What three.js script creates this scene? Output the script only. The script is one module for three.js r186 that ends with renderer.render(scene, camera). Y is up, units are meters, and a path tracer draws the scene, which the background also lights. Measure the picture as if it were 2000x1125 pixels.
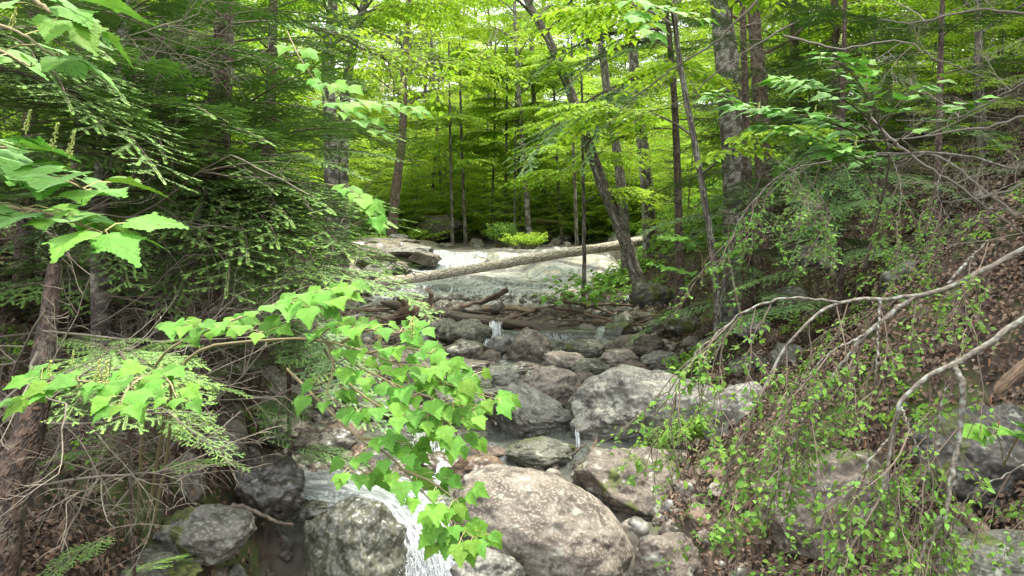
import * as THREE from 'three';
import { mergeVertices } from 'three/addons/utils/BufferGeometryUtils.js';
import { createNoise3D, createNoise2D } from 'simplex-noise';

// ------------------------------------------------------------------ camera, sky, sun, exposure
const EYE = 3.0, PITCH = THREE.MathUtils.degToRad(-3), FOV = 41;
const scene = new THREE.Scene();
const camera = new THREE.PerspectiveCamera(FOV, 1024 / 576, 0.05, 900);
camera.position.set(0, EYE, 0);
camera.rotation.set(PITCH, 0, 0);

const SUN = new THREE.Vector3(0.24, 0.93, -0.1).normalize();
{
  // bright hazy sky: white overcast, a little brighter towards the zenith, faintly blue
  const W = 64, H = 32, data = new Float32Array(W * H * 4);
  for (let y = 0; y < H; y++) for (let x = 0; x < W; x++) {
    const el = ((y + 0.5) / H - 0.5) * Math.PI, s = Math.max(0, Math.sin(el));
    const L = 2.1 * (0.62 + 0.38 * s), k = (y * W + x) * 4;
    data[k] = L * 0.96; data[k + 1] = L * 0.99; data[k + 2] = L * 1.04; data[k + 3] = 1;
  }
  const sky = new THREE.DataTexture(data, W, H, THREE.RGBAFormat, THREE.FloatType);
  sky.mapping = THREE.EquirectangularReflectionMapping;
  sky.magFilter = THREE.LinearFilter; sky.needsUpdate = true;
  scene.background = sky; scene.environment = sky;
}
const sun = new THREE.DirectionalLight(new THREE.Color().setRGB(1.0, 0.95, 0.84), 4.4);
sun.name = 'sun';
sun.position.copy(SUN).multiplyScalar(120); sun.position.z -= 12;
sun.target.position.set(0, 0, -12);
sun.castShadow = true; sun.shadow.radius = 6; sun.shadow.mapSize.set(4096, 4096);
Object.assign(sun.shadow.camera, { left: -45, right: 45, top: 45, bottom: -45, near: 1, far: 260 });
scene.add(sun, sun.target);
const renderer = new THREE.WebGLRenderer({ antialias: true });
renderer.toneMapping = THREE.LinearToneMapping;
renderer.toneMappingExposure = 2.5;
renderer.shadowMap.enabled = true;

// ------------------------------------------------------------------ helpers
const V = (x, y, z) => new THREE.Vector3(x, y, z);
function rngOf(seed) { let a = seed * 2654435761 >>> 0; return () => { a = (a + 0x6d2b79f5) | 0; let t = Math.imul(a ^ (a >>> 15), 1 | a); t = (t + Math.imul(t ^ (t >>> 7), 61 | t)) ^ t; return ((t ^ (t >>> 14)) >>> 0) / 4294967296; }; }
const n3 = createNoise3D(rngOf(11)), n2 = createNoise2D(rngOf(12));
const clamp = (x, a = 0, b = 1) => Math.min(b, Math.max(a, x));
const lerp = (a, b, t) => a + (b - a) * t;
const smooth = (a, b, x) => { const t = clamp((x - a) / (b - a)); return t * t * (3 - 2 * t); };
const fbm2 = (x, y, o = 4) => { let s = 0, a = 0.5; for (let i = 0; i < o; i++) { s += a * n2(x, y); x = x * 2.03 + 7.1; y = y * 2.03 - 3.7; a *= 0.5; } return s; };
const fbm3 = (x, y, z, o = 3) => { let s = 0, a = 0.5; for (let i = 0; i < o; i++) { s += a * n3(x, y, z); x = x * 2.05 + 5.3; y = y * 2.05 - 1.7; z = z * 2.05 + 3.1; a *= 0.5; } return s; };
const FPX = 562.5 / Math.tan(THREE.MathUtils.degToRad(FOV / 2));
const FWD = V(0, Math.sin(PITCH), -Math.cos(PITCH)), UP = V(0, Math.cos(PITCH), Math.sin(PITCH));
// a point of the place: where the sight line of (px, py) of the photograph is d metres away
function at(px, py, d) { return V(((px - 1000) / FPX) * d, EYE, 0).addScaledVector(FWD, d).addScaledVector(UP, ((562.5 - py) / FPX) * d); }
const taken = new Map();
function numbered(name) { const n = taken.get(name) || 0; taken.set(name, n + 1); return n ? name + '_' + String(n).padStart(3, '0') : name; }
function tag(o, label, category, group, kind) { if (label) o.userData.label = label; if (category) o.userData.category = category; if (group) o.userData.group = group; if (kind) o.userData.kind = kind; return o; }
function shadows(o) { o.traverse((c) => { if (c.isMesh) { c.castShadow = true; c.receiveShadow = true; } }); return o; }
function thing(name, p, label, category, group) { const g = new THREE.Group(); g.name = numbered(name); g.position.copy(p); scene.add(g); return tag(g, label, category, group); }
function part(name, geo, mat, parent) { const m = new THREE.Mesh(geo, mat); m.name = name; parent.add(m); return m; }
function solo(name, geo, mat, label, category, group, kind) { const m = new THREE.Mesh(geo, mat); m.name = numbered(name); scene.add(m); return tag(m, label, category, group, kind); }

// mesh collector with vertex colours and uv
class MB {
  constructor() { this.p = []; this.c = []; this.u = []; this.i = []; }
  get n() { return this.p.length / 3; }
  v(x, y, z, c, u = 0, w = 0) { this.p.push(x, y, z); this.c.push(c[0], c[1], c[2]); this.u.push(u, w); return this.p.length / 3 - 1; }
  tri(a, b, c) { this.i.push(a, b, c); }
  tube(pts, rad, sides, col = [1, 1, 1], opt = {}) {
    // pts: Vector3 list, rad: number, list or f(t); col: rgb or f(t, angle, point)
    const n = pts.length, start = this.n, T = V(0, 0, 0), N = V(0, 0, 0), B = V(0, 0, 0), q = V(0, 0, 0);
    let len = 0;
    for (let k = 0; k < n; k++) {
      const a = pts[Math.max(0, k - 1)], b = pts[Math.min(n - 1, k + 1)];
      T.subVectors(b, a).normalize();
      if (!k) { N.set(Math.abs(T.x) > 0.8 ? 0 : 1, Math.abs(T.x) > 0.8 ? 1 : 0, 0); }
      N.addScaledVector(T, -N.dot(T)).normalize(); B.crossVectors(T, N);
      if (k) len += pts[k].distanceTo(pts[k - 1]);
      const t = k / (n - 1), r = typeof rad === 'function' ? rad(t) : Array.isArray(rad) ? rad[k] : rad;
      for (let s = 0; s <= sides; s++) {
        const a2 = (s % sides) / sides * Math.PI * 2, cs = Math.cos(a2), sn = Math.sin(a2);
        let rr = r; if (opt.relief) rr *= 1 + opt.relief(t, a2, len);
        q.copy(pts[k]).addScaledVector(N, cs * rr).addScaledVector(B, sn * rr);
        this.v(q.x, q.y, q.z, typeof col === 'function' ? col(t, a2, q) : col, s / sides * (opt.around || 1), len * (opt.along || 1));
      }
    }
    const w = sides + 1;
    for (let k = 0; k < n - 1; k++) for (let s = 0; s < sides; s++) {
      const a = start + k * w + s, b = a + 1, c = a + w, d = c + 1;
      this.i.push(a, b, d, a, d, c);
    }
    if (opt.caps) for (const e of [0, n - 1]) {
      const cc = opt.capCol || (typeof col === 'function' ? col(e ? 1 : 0, 0, pts[e]) : col), m = this.v(pts[e].x, pts[e].y, pts[e].z, cc, 0, 0), o = [];
      for (let s = 0; s < sides; s++) { const k = (start + e * w + s) * 3; o.push(this.v(this.p[k], this.p[k + 1], this.p[k + 2], cc, 0, 0)); }
      for (let s = 0; s < sides; s++) { const a = o[s], b = o[(s + 1) % sides]; e ? this.tri(m, a, b) : this.tri(m, b, a); }
    }
    return this;
  }
  geo(weld = false) {
    const g = new THREE.BufferGeometry();
    g.setAttribute('position', new THREE.Float32BufferAttribute(this.p, 3));
    g.setAttribute('color', new THREE.Float32BufferAttribute(this.c, 3));
    g.setAttribute('uv', new THREE.Float32BufferAttribute(this.u, 2));
    g.setIndex(this.i.length > 65535 * 3 || this.n > 65535 ? new THREE.Uint32BufferAttribute(this.i, 1) : this.i);
    g.computeVertexNormals();
    return g;
  }
}
function curve(pts, n, wob = 0, rng = null) {
  const c = new THREE.CatmullRomCurve3(pts, false, 'centripetal').getPoints(n);
  if (wob) for (let k = 1; k < c.length - 1; k++) { c[k].x += (rng() - 0.5) * wob; c[k].y += (rng() - 0.5) * wob; c[k].z += (rng() - 0.5) * wob; }
  return c;
}
const local = (pts, o) => pts.map((p) => p.clone().sub(o));

// ------------------------------------------------------------------ textures: bark
function periodic(W, H, seed) {
  // tileable value noise with period W x H cells
  const r = rngOf(seed), g = new Float32Array(W * H); for (let k = 0; k < g.length; k++) g[k] = r();
  return (u, v) => {
    u = ((u % 1) + 1) % 1 * W; v = ((v % 1) + 1) % 1 * H;
    const x = Math.floor(u), y = Math.floor(v); let a = u - x, b = v - y; a = a * a * (3 - 2 * a); b = b * b * (3 - 2 * b);
    const x1 = (x + 1) % W, y1 = (y + 1) % H;
    return lerp(lerp(g[(y % H) * W + (x % W)], g[(y % H) * W + x1], a), lerp(g[y1 * W + (x % W)], g[y1 * W + x1], a), b);
  };
}
function texPair(N, f) {
  const col = new Uint8Array(N * N * 4), bmp = new Uint8Array(N * N * 4);
  for (let y = 0; y < N; y++) for (let x = 0; x < N; x++) {
    const o = f((x + 0.5) / N, (y + 0.5) / N), k = (y * N + x) * 4;
    for (let c = 0; c < 3; c++) { const l = clamp(o[c]); col[k + c] = 255 * (l <= 0.0031308 ? l * 12.92 : 1.055 * Math.pow(l, 1 / 2.4) - 0.055); bmp[k + c] = 255 * clamp(o[3]); }
    col[k + 3] = bmp[k + 3] = 255;
  }
  return [col, bmp].map((d, k) => { const t = new THREE.DataTexture(d, N, N); t.wrapS = t.wrapT = THREE.RepeatWrapping; t.magFilter = THREE.LinearFilter; if (!k) t.colorSpace = THREE.SRGBColorSpace; t.needsUpdate = true; return t; });
}
const mixc = (a, b, t) => [lerp(a[0], b[0], t), lerp(a[1], b[1], t), lerp(a[2], b[2], t)];
function barkMaterial(kind, N = 512) {
  const a = periodic(6, 10, 3), b = periodic(24, 24, 4), c = periodic(70, 70, 5), d = periodic(14, 60, 6), e = periodic(60, 9, 7), f = periodic(5, 5, 8), h = periodic(150, 150, 9);
  const [map, bump] = texPair(N, (u, v) => {
    const w = (b(u, v) - 0.5) * 0.03, fine = h(u, v), med = c(u + w, v + w);
    if (kind === 'fir') { // flaky red-grey scales
      const s = smooth(0.3, 0.62, b(u + w, v + 0.6 * w) * 0.55 + med * 0.45), li = smooth(0.62, 0.75, f(u + w, v) * 0.6 + b(u + 0.3, v) * 0.4);
      let k = mixc([0.035, 0.024, 0.018], [0.135, 0.09, 0.066], s); k = mixc(k, [0.2, 0.19, 0.155], li * 0.7 * fine * 1.5);
      return [...k.map((q) => q * (0.75 + 0.5 * fine)), s * 0.8 + med * 0.2];
    }
    if (kind === 'birch') { // grey yellow-birch: peeling horizontal curls
      const st = smooth(0.45, 0.7, d(u + w * 2, v + w * 0.4)), pale = smooth(0.4, 0.65, a(u + w, v + w));
      let k = mixc([0.07, 0.058, 0.047], [0.25, 0.23, 0.195], pale); k = mixc(k, [0.05, 0.04, 0.033], st * 0.6);
      return [...k.map((q) => q * (0.7 + 0.6 * fine * med * 1.6)), 0.7 - st * 0.5 + med * 0.3];
    }
    if (kind === 'log') { // bleached birch log with dark flecks
      const st = smooth(0.52, 0.66, d(u + w * 2, v * 2 + w)), pt = smooth(0.5, 0.7, b(u, v));
      let k = mixc([0.44, 0.4, 0.34], [0.17, 0.135, 0.1], pt); k = mixc(k, [0.08, 0.06, 0.045], st * 0.8);
      return [...k.map((q) => q * (0.75 + 0.5 * fine)), 0.6 + med * 0.3 - st * 0.4];
    }
    if (kind === 'maple') { // grey ridged bark with pale lichen
      const rd = smooth(0.35, 0.6, e(u + w, v + w * 0.3)), li = smooth(0.55, 0.72, f(u + 2 * w, v) * 0.5 + b(u, v) * 0.5);
      let k = mixc([0.04, 0.033, 0.027], [0.15, 0.125, 0.1], rd); k = mixc(k, [0.3, 0.3, 0.25], li * 0.75);
      return [...k.map((q) => q * (0.7 + 0.6 * fine)), rd * 0.7 + med * 0.3];
    }
    // weathered driftwood: long grain
    const gr = e(u * 2 + w, v * 0.7), g2 = periodicGrain(u, v);
    let k = mixc([0.06, 0.043, 0.03], [0.24, 0.19, 0.145], smooth(0.25, 0.75, gr * 0.6 + g2 * 0.4));
    return [...k.map((q) => q * (0.75 + 0.5 * fine)), gr * 0.6 + g2 * 0.4];
  });
  return new THREE.MeshStandardMaterial({ map, bumpMap: bump, bumpScale: kind === 'fir' ? 0.012 : 0.006, roughness: kind === 'drift' ? 0.75 : 0.88, vertexColors: true });
}
const grainNoise = periodic(180, 6, 21);
function periodicGrain(u, v) { return grainNoise(u, v); }
const M = {};
for (const k of ['fir', 'birch', 'log', 'maple', 'drift']) { M[k] = barkMaterial(k); M[k].name = k + ' bark'; }
const plainMat = (o) => new THREE.MeshStandardMaterial({ vertexColors: true, roughness: 0.9, ...o });
M.twig = plainMat({ roughness: 0.85 });
M.rock = plainMat({ roughness: 0.82 });
M.wet = plainMat({ roughness: 0.36 });
M.soil = plainMat({ roughness: 0.95 });
const leafMat = (rgb, tr, rough = 0.55) => { const m = new THREE.MeshPhysicalMaterial({ vertexColors: true, roughness: rough, transmission: tr, thickness: 0, side: THREE.DoubleSide, specularIntensity: 0.22 }); m.color.setRGB(...rgb); return m; };
M.leaf = leafMat([1, 1, 1], 0.58, 0.85);
M.needle = plainMat({ roughness: 0.55, side: THREE.DoubleSide });
M.moss = plainMat({ roughness: 1 });
// ------------------------------------------------------------------ terrain
const table = (rows) => (d) => { // monotone cubic through (d, value) rows
  if (d <= rows[0][0]) return rows[0][1]; const L = rows[rows.length - 1]; if (d >= L[0]) return L[1] + (d - L[0]) * (L[2] || 0);
  let k = 0; while (rows[k + 1][0] < d) k++;
  const [x0, y0] = rows[k], [x1, y1] = rows[k + 1], m = (i) => { if (i <= 0 || i >= rows.length - 1) return 0; const a = (rows[i][1] - rows[i - 1][1]) / (rows[i][0] - rows[i - 1][0]), b = (rows[i + 1][1] - rows[i][1]) / (rows[i + 1][0] - rows[i][0]); return a * b <= 0 ? 0 : 2 * a * b / (a + b); };
  const h = x1 - x0, t = (d - x0) / h, t2 = t * t, t3 = t2 * t;
  return (2 * t3 - 3 * t2 + 1) * y0 + (t3 - 2 * t2 + t) * h * m(k) + (3 * t2 - 2 * t3) * y1 + (t3 - t2) * h * m(k + 1);
};
// height of the stream below (or above) the eye with distance d up the valley
const streamH = table([[-30, -4.6], [0, -3.5], [3, -3.15], [4.6, -2.85], [5.3, -2.65], [5.9, -2.2], [6.6, -2.06], [7.6, -1.96], [9, -1.81], [11, -1.62], [12.6, -1.48], [13.6, -1.2], [15.5, -1.12], [17, -0.95], [20.2, -0.5], [21.6, -0.06], [24, 0.03], [30, 0.5], [40, 1.4], [60, 4.2], [100, 14, 0.16]]);
const centreX = table([[0, -0.4], [5, -0.6], [6.5, -0.95], [8, -0.8], [11, -0.55], [13.5, -0.4], [17, -0.7], [20, -1.0], [24, -1.5], [34, -1.2], [60, -1]]);
const wLeft = table([[0, 1.0], [4.5, 1.1], [6, 0.9], [8, 1.3], [11, 1.9], [13.5, 2.7], [17, 3.2], [20, 3.6], [24, 3.0], [30, 2.2], [60, 1.5]]);
const wRight = table([[0, 1.6], [5, 1.9], [8, 2.3], [11, 2.7], [13.5, 2.5], [17, 2.6], [20, 3.6], [24, 4.3], [30, 2.5], [60, 1.5]]);
function bankOf(x, d) { const cx = centreX(d); return x < cx ? [-1, cx - wLeft(d) - x] : [1, x - cx - wRight(d)]; }
function baseH(x, z) {
  const d = -z, [side, t] = bankOf(x, d);
  let h = streamH(d);
  if (t > 0) {
    const fall = 1 / (1 + Math.max(0, d - 26) / 30);
    if (side > 0) {
      const k = lerp(0.98, 0.66, smooth(4, 11, d)) * lerp(1, 0.55, smooth(16, 30, d));
      h += (k * (t - 0.35 * (1 - Math.exp(-t / 0.5))) * (t < 7 ? 1 : 1) - Math.max(0, t - 7) * k * 0.6) * fall;
    } else {
      const st = lerp(1.0, 0.35, smooth(6, 12, d));
      h += (st * smooth(0, 0.9, t) + 0.26 * t - Math.max(0, t - 14) * 0.1) * fall;
    }
  } else h -= 0.05 * smooth(0, 1.2, -t);
  return EYE + h;
}
function H(x, z) {
  const d = -z, t = bankOf(x, d)[1], r = Math.hypot(x, z);
  const far = 1 + r / 30, b = smooth(0, 1, t);
  return baseH(x, z) + b * (0.3 * fbm2(x * 0.35 / far, z * 0.35 / far, 3) + 0.16 * fbm2(x * 1.3, z * 1.3, 3)) + 0.05 * fbm2(x * 3 + 9, z * 3, 2) + 0.6 * (far - 1) * 0.4 * b * fbm2(x * 0.05, z * 0.05, 2);
}
function hit(px, py, d0 = 1.5) {
  const dir = at(px, py, 1).sub(camera.position), p = V(0, 0, 0);
  for (let t = d0; t < 160; t += t < 30 ? 0.03 : 0.2) { p.copy(camera.position).addScaledVector(dir, t); if (p.y < H(p.x, p.z)) return t; }
  return 160;
}
const onGround = (x, z, sink = 0) => V(x, H(x, z) - sink, z);
// a foot on the ground straight below the sight line px at distance d
const footAt = (px, d, sink = 0.08) => { const p = at(px, 500, d); return onGround(p.x, p.z, sink); };

{
  // one sheet to the horizon, finer where it is near
  const radii = [0.01], angs = []; for (let r = 0.6; r < 330; r *= 1.0135) radii.push(r);
  for (let a = -180; a < 180;) { angs.push(a); a += Math.abs(a) < 40 ? 0.22 : Math.abs(a) < 60 ? 0.9 : 4; }
  const m = new MB(), na = angs.length;
  const litter = [0.048, 0.031, 0.02], dark = [0.017, 0.012, 0.008], moss = [0.05, 0.068, 0.014], bed = [0.075, 0.065, 0.05], pale = [0.1, 0.07, 0.045], green = [0.035, 0.06, 0.015];
  for (const r of radii) for (const a of angs) {
    const th = a * Math.PI / 180, x = Math.sin(th) * r, z = -Math.cos(th) * r, d = -z, [side, t] = bankOf(x, d);
    let y = H(x, z);
    const near = 1 - smooth(14, 40, r);
    if (near > 0) y += near * 0.05 * fbm3(x * 7, y * 7, z * 7, 3);
    const k1 = fbm3(x * 1.1 + 31, y * 1.1, z * 1.1, 4), k2 = fbm3(x * 6 + 3, y * 6, z * 6 + 9, 3), k3 = n3(x * 24, y * 24, z * 24);
    let c = mixc(litter, dark, clamp(0.45 + k2 * 1.6 + k3 * 0.35)); c = mixc(c, pale, smooth(0.25, 0.6, n3(x * 17 + 50, y * 17, z * 17)) * 0.6);
    c = mixc(c, moss, smooth(0.0, 0.16, k1 + 0.3 * k2 + (side < 0 ? -0.06 : 0)) * 0.9);
    c = mixc(c, green, smooth(18, 30, r) * smooth(-0.15, 0.2, k1) * 0.8);
    c = mixc(mixc(bed, [0.03, 0.026, 0.019], clamp(0.4 + k2 * 1.5)), c, smooth(-0.15, 0.25, t + 0.3 * k2));
    m.v(x, y, z, c);
  }
  for (let i = 0; i < radii.length - 1; i++) for (let j = 0; j < na; j++) { const a = i * na + j, b = i * na + (j + 1) % na, c = a + na, e = b + na; m.i.push(a, e, c, a, b, e); }
  const g = m.geo();
  solo('ground', g, M.soil, 'brown leaf litter and moss on the forest slopes beside the stream', 'ground', null, 'structure');
}

// ------------------------------------------------------------------ granite slab with its ledges
const slabIn = (x, d) => { // 1 inside the slab's outline, falling to 0 at its edge
  const cx = centreX(d), l = cx - lerp(2.7, 4.0, smooth(15.5, 19, d)) - 0.3 * fbm2(d * 0.7, 3, 2), r = cx + lerp(2.2, 4.0, smooth(15.5, 20, d)) + lerp(0, 0.7, smooth(20, 24, d)) + 0.4 * fbm2(d * 0.8, 9, 2);
  return Math.min(smooth(0, 0.6, x - l), smooth(0, 0.6, r - x), smooth(15.0, 15.5, d), 1 - smooth(25.4, 26.2, d + 0.5 * n2(x * 0.7, 4)));
};
const fallLine = (x) => 20.9 + 0.25 * n2(x * 0.9, 1.5);     // where the bed steps down
function slabH(x, z) {
  const d = -z;
  let y = EYE + streamH(d) + 0.06;
  // replace the smooth climb with a gentle ramp, a step and a shelf
  const ramp = EYE + lerp(-1.06, -0.52, smooth(15.4, 20.6, d) * 0.55 + clamp((d - 15.4) / 5.2) * 0.45);
  const top = EYE + lerp(-0.08, 0.05, clamp((d - 21) / 4.5));
  const chan = Math.exp(-Math.pow((x + 1.45) / 0.95, 2));     // the chute of the falls
  const soft = lerp(0.16, 1.0, chan);                        // the step is a slope in the chute, a ledge elsewhere
  const right = smooth(-0.3, 0.9, x);
  const stepD = fallLine(x) - 0.1 + right * 0;
  y = lerp(ramp, top, smooth(stepD - (right ? lerp(soft, 3.2, right) : soft), stepD + 0.25, d));
  y -= 0.10 * chan * smooth(19, 22, d);
  y += 0.05 * fbm2(x * 0.8, z * 0.8 + 4, 3) + 0.02 * fbm2(x * 4, z * 2.5, 3);
  // sheet joints: low steps across the slab
  const j = (x * 0.35 + d * 0.94) * 0.62 + 0.35 * n2(x * 0.3, d * 0.3); y += 0.08 * (smooth(0.4, 0.46, j - Math.floor(j)) - (j - Math.floor(j)));
  // left ledge, raised sheets
  const lf = smooth(-2.2, -3.0, x + 0.25 * n2(d * 0.9, 7)); y += lf * 0.1 * smooth(17.2, 17.5, d + 0.2 * n2(x, 3)) + lf * 0.1 * smooth(19.2, 19.45, d + 0.3 * n2(x * 1.3, 8));
  return y;
}
{
  const m = new MB(), nx = 300, nd = 330, x0 = -6.5, x1 = 5.5, d0 = 14.9, d1 = 26.4;
  for (let j = 0; j <= nd; j++) for (let i = 0; i <= nx; i++) {
    const d = lerp(d0, d1, j / nd), x = lerp(x0, x1, i / nx), z = -d, k = slabIn(x, d);
    const y = lerp(H(x, z) - 0.25, slabH(x, z), k) ;
    const a = fbm2(x * 1.2, z * 1.2, 4), b = fbm2(x * 7, z * 3, 3), s = n2(x * 40, z * 40);
    let c = mixc([0.33, 0.315, 0.285], [0.2, 0.195, 0.178], smooth(-0.25, 0.3, a)); c = mixc(c, [0.38, 0.37, 0.34], smooth(0.15, 0.4, b) * 0.7);
    c = mixc(c, [0.45, 0.31, 0.17], smooth(0.1, 0.35, fbm2(x * 0.9 + 40, z * 1.6, 3)) * smooth(-0.4, 0.8, x) * 0.55);
    c = mixc(c, [0.13, 0.12, 0.105], Math.max(smooth(0.1, 0.3, fbm2(x * 1.4 + 8, z * 2 - 5, 4)) * 0.6, smooth(0.08, 0.3, fbm2(x * 4.5 + 18, z * 0.9 - 5, 4)) * 0.65));
    const j2 = (x * 0.35 + d * 0.94) * 0.62 + 0.35 * n2(x * 0.3, d * 0.3), fr = j2 - Math.floor(j2); c = mixc(c, [0.06, 0.055, 0.045], smooth(0.37, 0.41, fr) * (1 - smooth(0.45, 0.52, fr)) * 0.9);
    c = mixc(c, [0.06, 0.075, 0.02], smooth(0.2, 0.35, fbm2(x * 2 + 3, z * 2, 3)) * smooth(-2.3, -3.2, x) * 0.8);
    c = mixc(c, mixc([0.2, 0.165, 0.12], [0.09, 0.08, 0.06], clamp(0.5 + 2 * b)), smooth(-2.0, -2.5, x + 0.3 * a) * 0.92);
    c = c.map((q) => q * (1 + 0.18 * s));
    m.v(x, y, z, c);
  }
  for (let j = 0; j < nd; j++) for (let i = 0; i < nx; i++) { const a = j * (nx + 1) + i, b = a + 1, c = a + nx + 1, e = c + 1; m.i.push(a, b, e, a, e, c); }
  M.slab = plainMat({ roughness: 0.38 });
  solo('granite_slab', m.geo(), M.slab, 'broad pale granite slab with sheet joints below the forest', 'rock slab', null, 'structure');
}
const bedH = (x, z) => { const d = -z, k = slabIn(x, d); return Math.max(H(x, z), k > 0.3 ? slabH(x, z) : -9); };
// ------------------------------------------------------------------ rocks
const icos = new Map();
function ico(detail) {
  if (!icos.has(detail)) { let g = new THREE.IcosahedronGeometry(1, detail); g.deleteAttribute('uv'); g.deleteAttribute('normal'); icos.set(detail, mergeVertices(g, 1e-5)); }
  return icos.get(detail);
}
const PAL = { // base, second tone, fleck
  tan: [[0.140, 0.118, 0.093], [0.076, 0.060, 0.045], [0.250, 0.225, 0.187]],
  grey: [[0.130, 0.122, 0.102], [0.070, 0.066, 0.053], [0.237, 0.229, 0.204]],
  brown: [[0.092, 0.074, 0.056], [0.048, 0.037, 0.027], [0.170, 0.148, 0.118]],
  pink: [[0.145, 0.120, 0.100], [0.085, 0.068, 0.055], [0.235, 0.205, 0.177]],
  rust: [[0.115, 0.074, 0.049], [0.059, 0.038, 0.027], [0.178, 0.137, 0.104]],
  dark: [[0.052, 0.046, 0.037], [0.027, 0.024, 0.019], [0.111, 0.104, 0.089]],
  olive: [[0.085, 0.083, 0.059], [0.044, 0.044, 0.030], [0.163, 0.163, 0.130]],
};
function rockGeo({ seed = 1, r = [1, 1, 1], angular = 0.4, detail = 16, pal = 'grey', lichen = 0.3, moss = 0, darkp = 0.25, tilt = 0, turn = 0, planes = 12, rough = 1, spread = 1 }) {
  const rng = rngOf(seed * 17 + 5), src = ico(detail).attributes.position, n = src.count, P = new Float32Array(n * 3), C = new Float32Array(n * 3);
  const pl = []; for (let k = 0; k < planes; k++) { const u = rng() * 2 - 1, a = rng() * 6.283, s = Math.sqrt(1 - u * u); pl.push([s * Math.cos(a), u, s * Math.sin(a), lerp(0.62, 0.95, rng())]); }
  const q = V(0, 0, 0), e = new THREE.Euler(0, turn, tilt, 'YXZ'), o = rng() * 50, size = Math.cbrt(r[0] * r[1] * r[2]), [b0, b1, b2] = PAL[pal];
  for (let k = 0; k < n; k++) {
    const x = src.getX(k), y = src.getY(k), z = src.getZ(k);
    let cut = 9; for (const [a, b, c, h] of pl) { const w = a * x + b * y + c * z; if (w > 0.05) cut = Math.min(cut, h / w); }
    let R = lerp(0.92, Math.min(cut, 1.12), angular);
    R *= 1 + rough * (0.10 * n3(x * 1.1 + o, y * 1.1, z * 1.1) + 0.05 * n3(x * 2.6, y * 2.6 + o, z * 2.6) + 0.022 * n3(x * 6 + o, y * 6, z * 6));
    q.set(x * R * r[0], y * R * r[1], z * R * r[2]);
    const f = 1 / 0.05; // grain of a few centimetres
    const gr = n3(q.x * f + o, q.y * f, q.z * f), gm = n3(q.x * 7, q.y * 7 + o, q.z * 7);
    const L = 1 + rough * (0.006 * gm + 0.0025 * gr) / size; q.multiplyScalar(L);
    const s = 1 / Math.max(0.35, size);
    const big = fbm3(q.x * 1.3 * s + o, q.y * 1.3 * s, q.z * 1.3 * s, 3), pat = fbm3(q.x * 4.5 + o * 2, q.y * 4.5, q.z * 4.5, 4), spk = n3(q.x * 38, q.y * 38, q.z * 38 + o);
    let c = mixc(b0, b1, smooth(-0.3, 0.4, big + 0.35 * gm));
    c = mixc(c, b2, smooth(0.2, 0.5, spk) * 0.7);
    c = mixc(c, b1.map((v) => v * 0.45), smooth(0.42 - 0.5 * darkp, 0.48 - 0.5 * darkp, pat) * (0.35 + 0.5 * smooth(-0.2, 0.3, gr)));
    const li = fbm3(q.x * 5.5 - o, q.y * 5.5, q.z * 5.5 + 7, 4);
    c = mixc(c, [0.27, 0.275, 0.22], smooth(0.52 - 0.45 * lichen, 0.6 - 0.45 * lichen, li) * 0.6);
    if (moss > 0) { const mm = fbm3(q.x * 3 + 3, q.y * 2, q.z * 3 + o, 4); const w = smooth(0.42 - moss * 0.6, 0.55 - moss * 0.6, mm + 0.16 * y); c = mixc(c, [0.072, 0.085, 0.017].map((v) => v * (0.75 + 0.5 * gr)), w); if (w > 0) q.multiplyScalar(1 + 0.008 * w / size); }
    q.applyEuler(e);
    P.set([q.x, q.y, q.z], k * 3); C.set(c.map((v) => Math.max(0.01, v)), k * 3);
  }
  const g = new THREE.BufferGeometry(); g.setAttribute('position', new THREE.BufferAttribute(P, 3)); g.setAttribute('color', new THREE.BufferAttribute(C, 3));
  g.setIndex(ico(detail).index); g.computeVertexNormals(); return g;
}
const footprints = [];
// a rock that fills the box x0..x1, y0..y1 of the photograph, standing on the ground under its foot
let rockSeed = 100;
function rock(label, [x0, x1, y0, y1], o = {}) {
  const pxc = (x0 + x1) / 2, d = (o.d || hit(pxc, y1)), sx = (x1 - x0) / 2 * d / FPX, sy = (y1 - y0) / 2 * d / FPX, sz = sx * (o.deep || 0.8), dc = d + sz * 0.45;
  const k = dc / d, p = at(pxc, (y0 + y1) / 2, dc), f = o.fat || 1.06;
  const det = o.detail || clamp(Math.round((x1 - x0) * 0.16), 9, 56);
  const g = rockGeo({ seed: o.seed || rockSeed++, r: [sx * k * f, sy * k * f * (o.tall || 1), sz * f], ...o, detail: det });
  const m = solo(o.name || 'boulder', g, o.wet ? M.wet : M.rock, label, 'rock', o.group); m.position.copy(p);
  footprints.push([p.x, p.z, sx, sz]); return m;
}
rock('huge rounded tan boulder with dark speckled patches, biggest in the foreground', [872, 1246, 912, 1150], { seed: 4, angular: 0.06, pal: 'tan', lichen: 0.24, darkp: 0.44, tilt: -0.36, deep: 0.85, detail: 84, tall: 0.86, rough: 0.5 });
rock('wet grey-green boulder beside the lowest white chute', [588, 792, 980, 1215], { seed: 8, angular: 0.45, pal: 'olive', lichen: 0.2, darkp: 0.2, wet: true, deep: 0.8, detail: 52, tilt: 0.1, d: 5.25 });
rock('brown angular rock slab behind the huge rounded boulder', [1112, 1352, 872, 1050], { seed: 12, angular: 0.85, pal: 'brown', lichen: 0.3, darkp: 0.35, moss: 0.12, tilt: -0.3, tall: 0.95, fat: 1.16, d: 6.35, detail: 50 });
rock('large pale grey angular block crusted with lichen', [1130, 1425, 718, 872], { seed: 23, angular: 0.9, planes: 9, pal: 'grey', lichen: 0.55, darkp: 0.2, deep: 0.75, detail: 62, turn: 0.3, rough: 0.7 });
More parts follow.
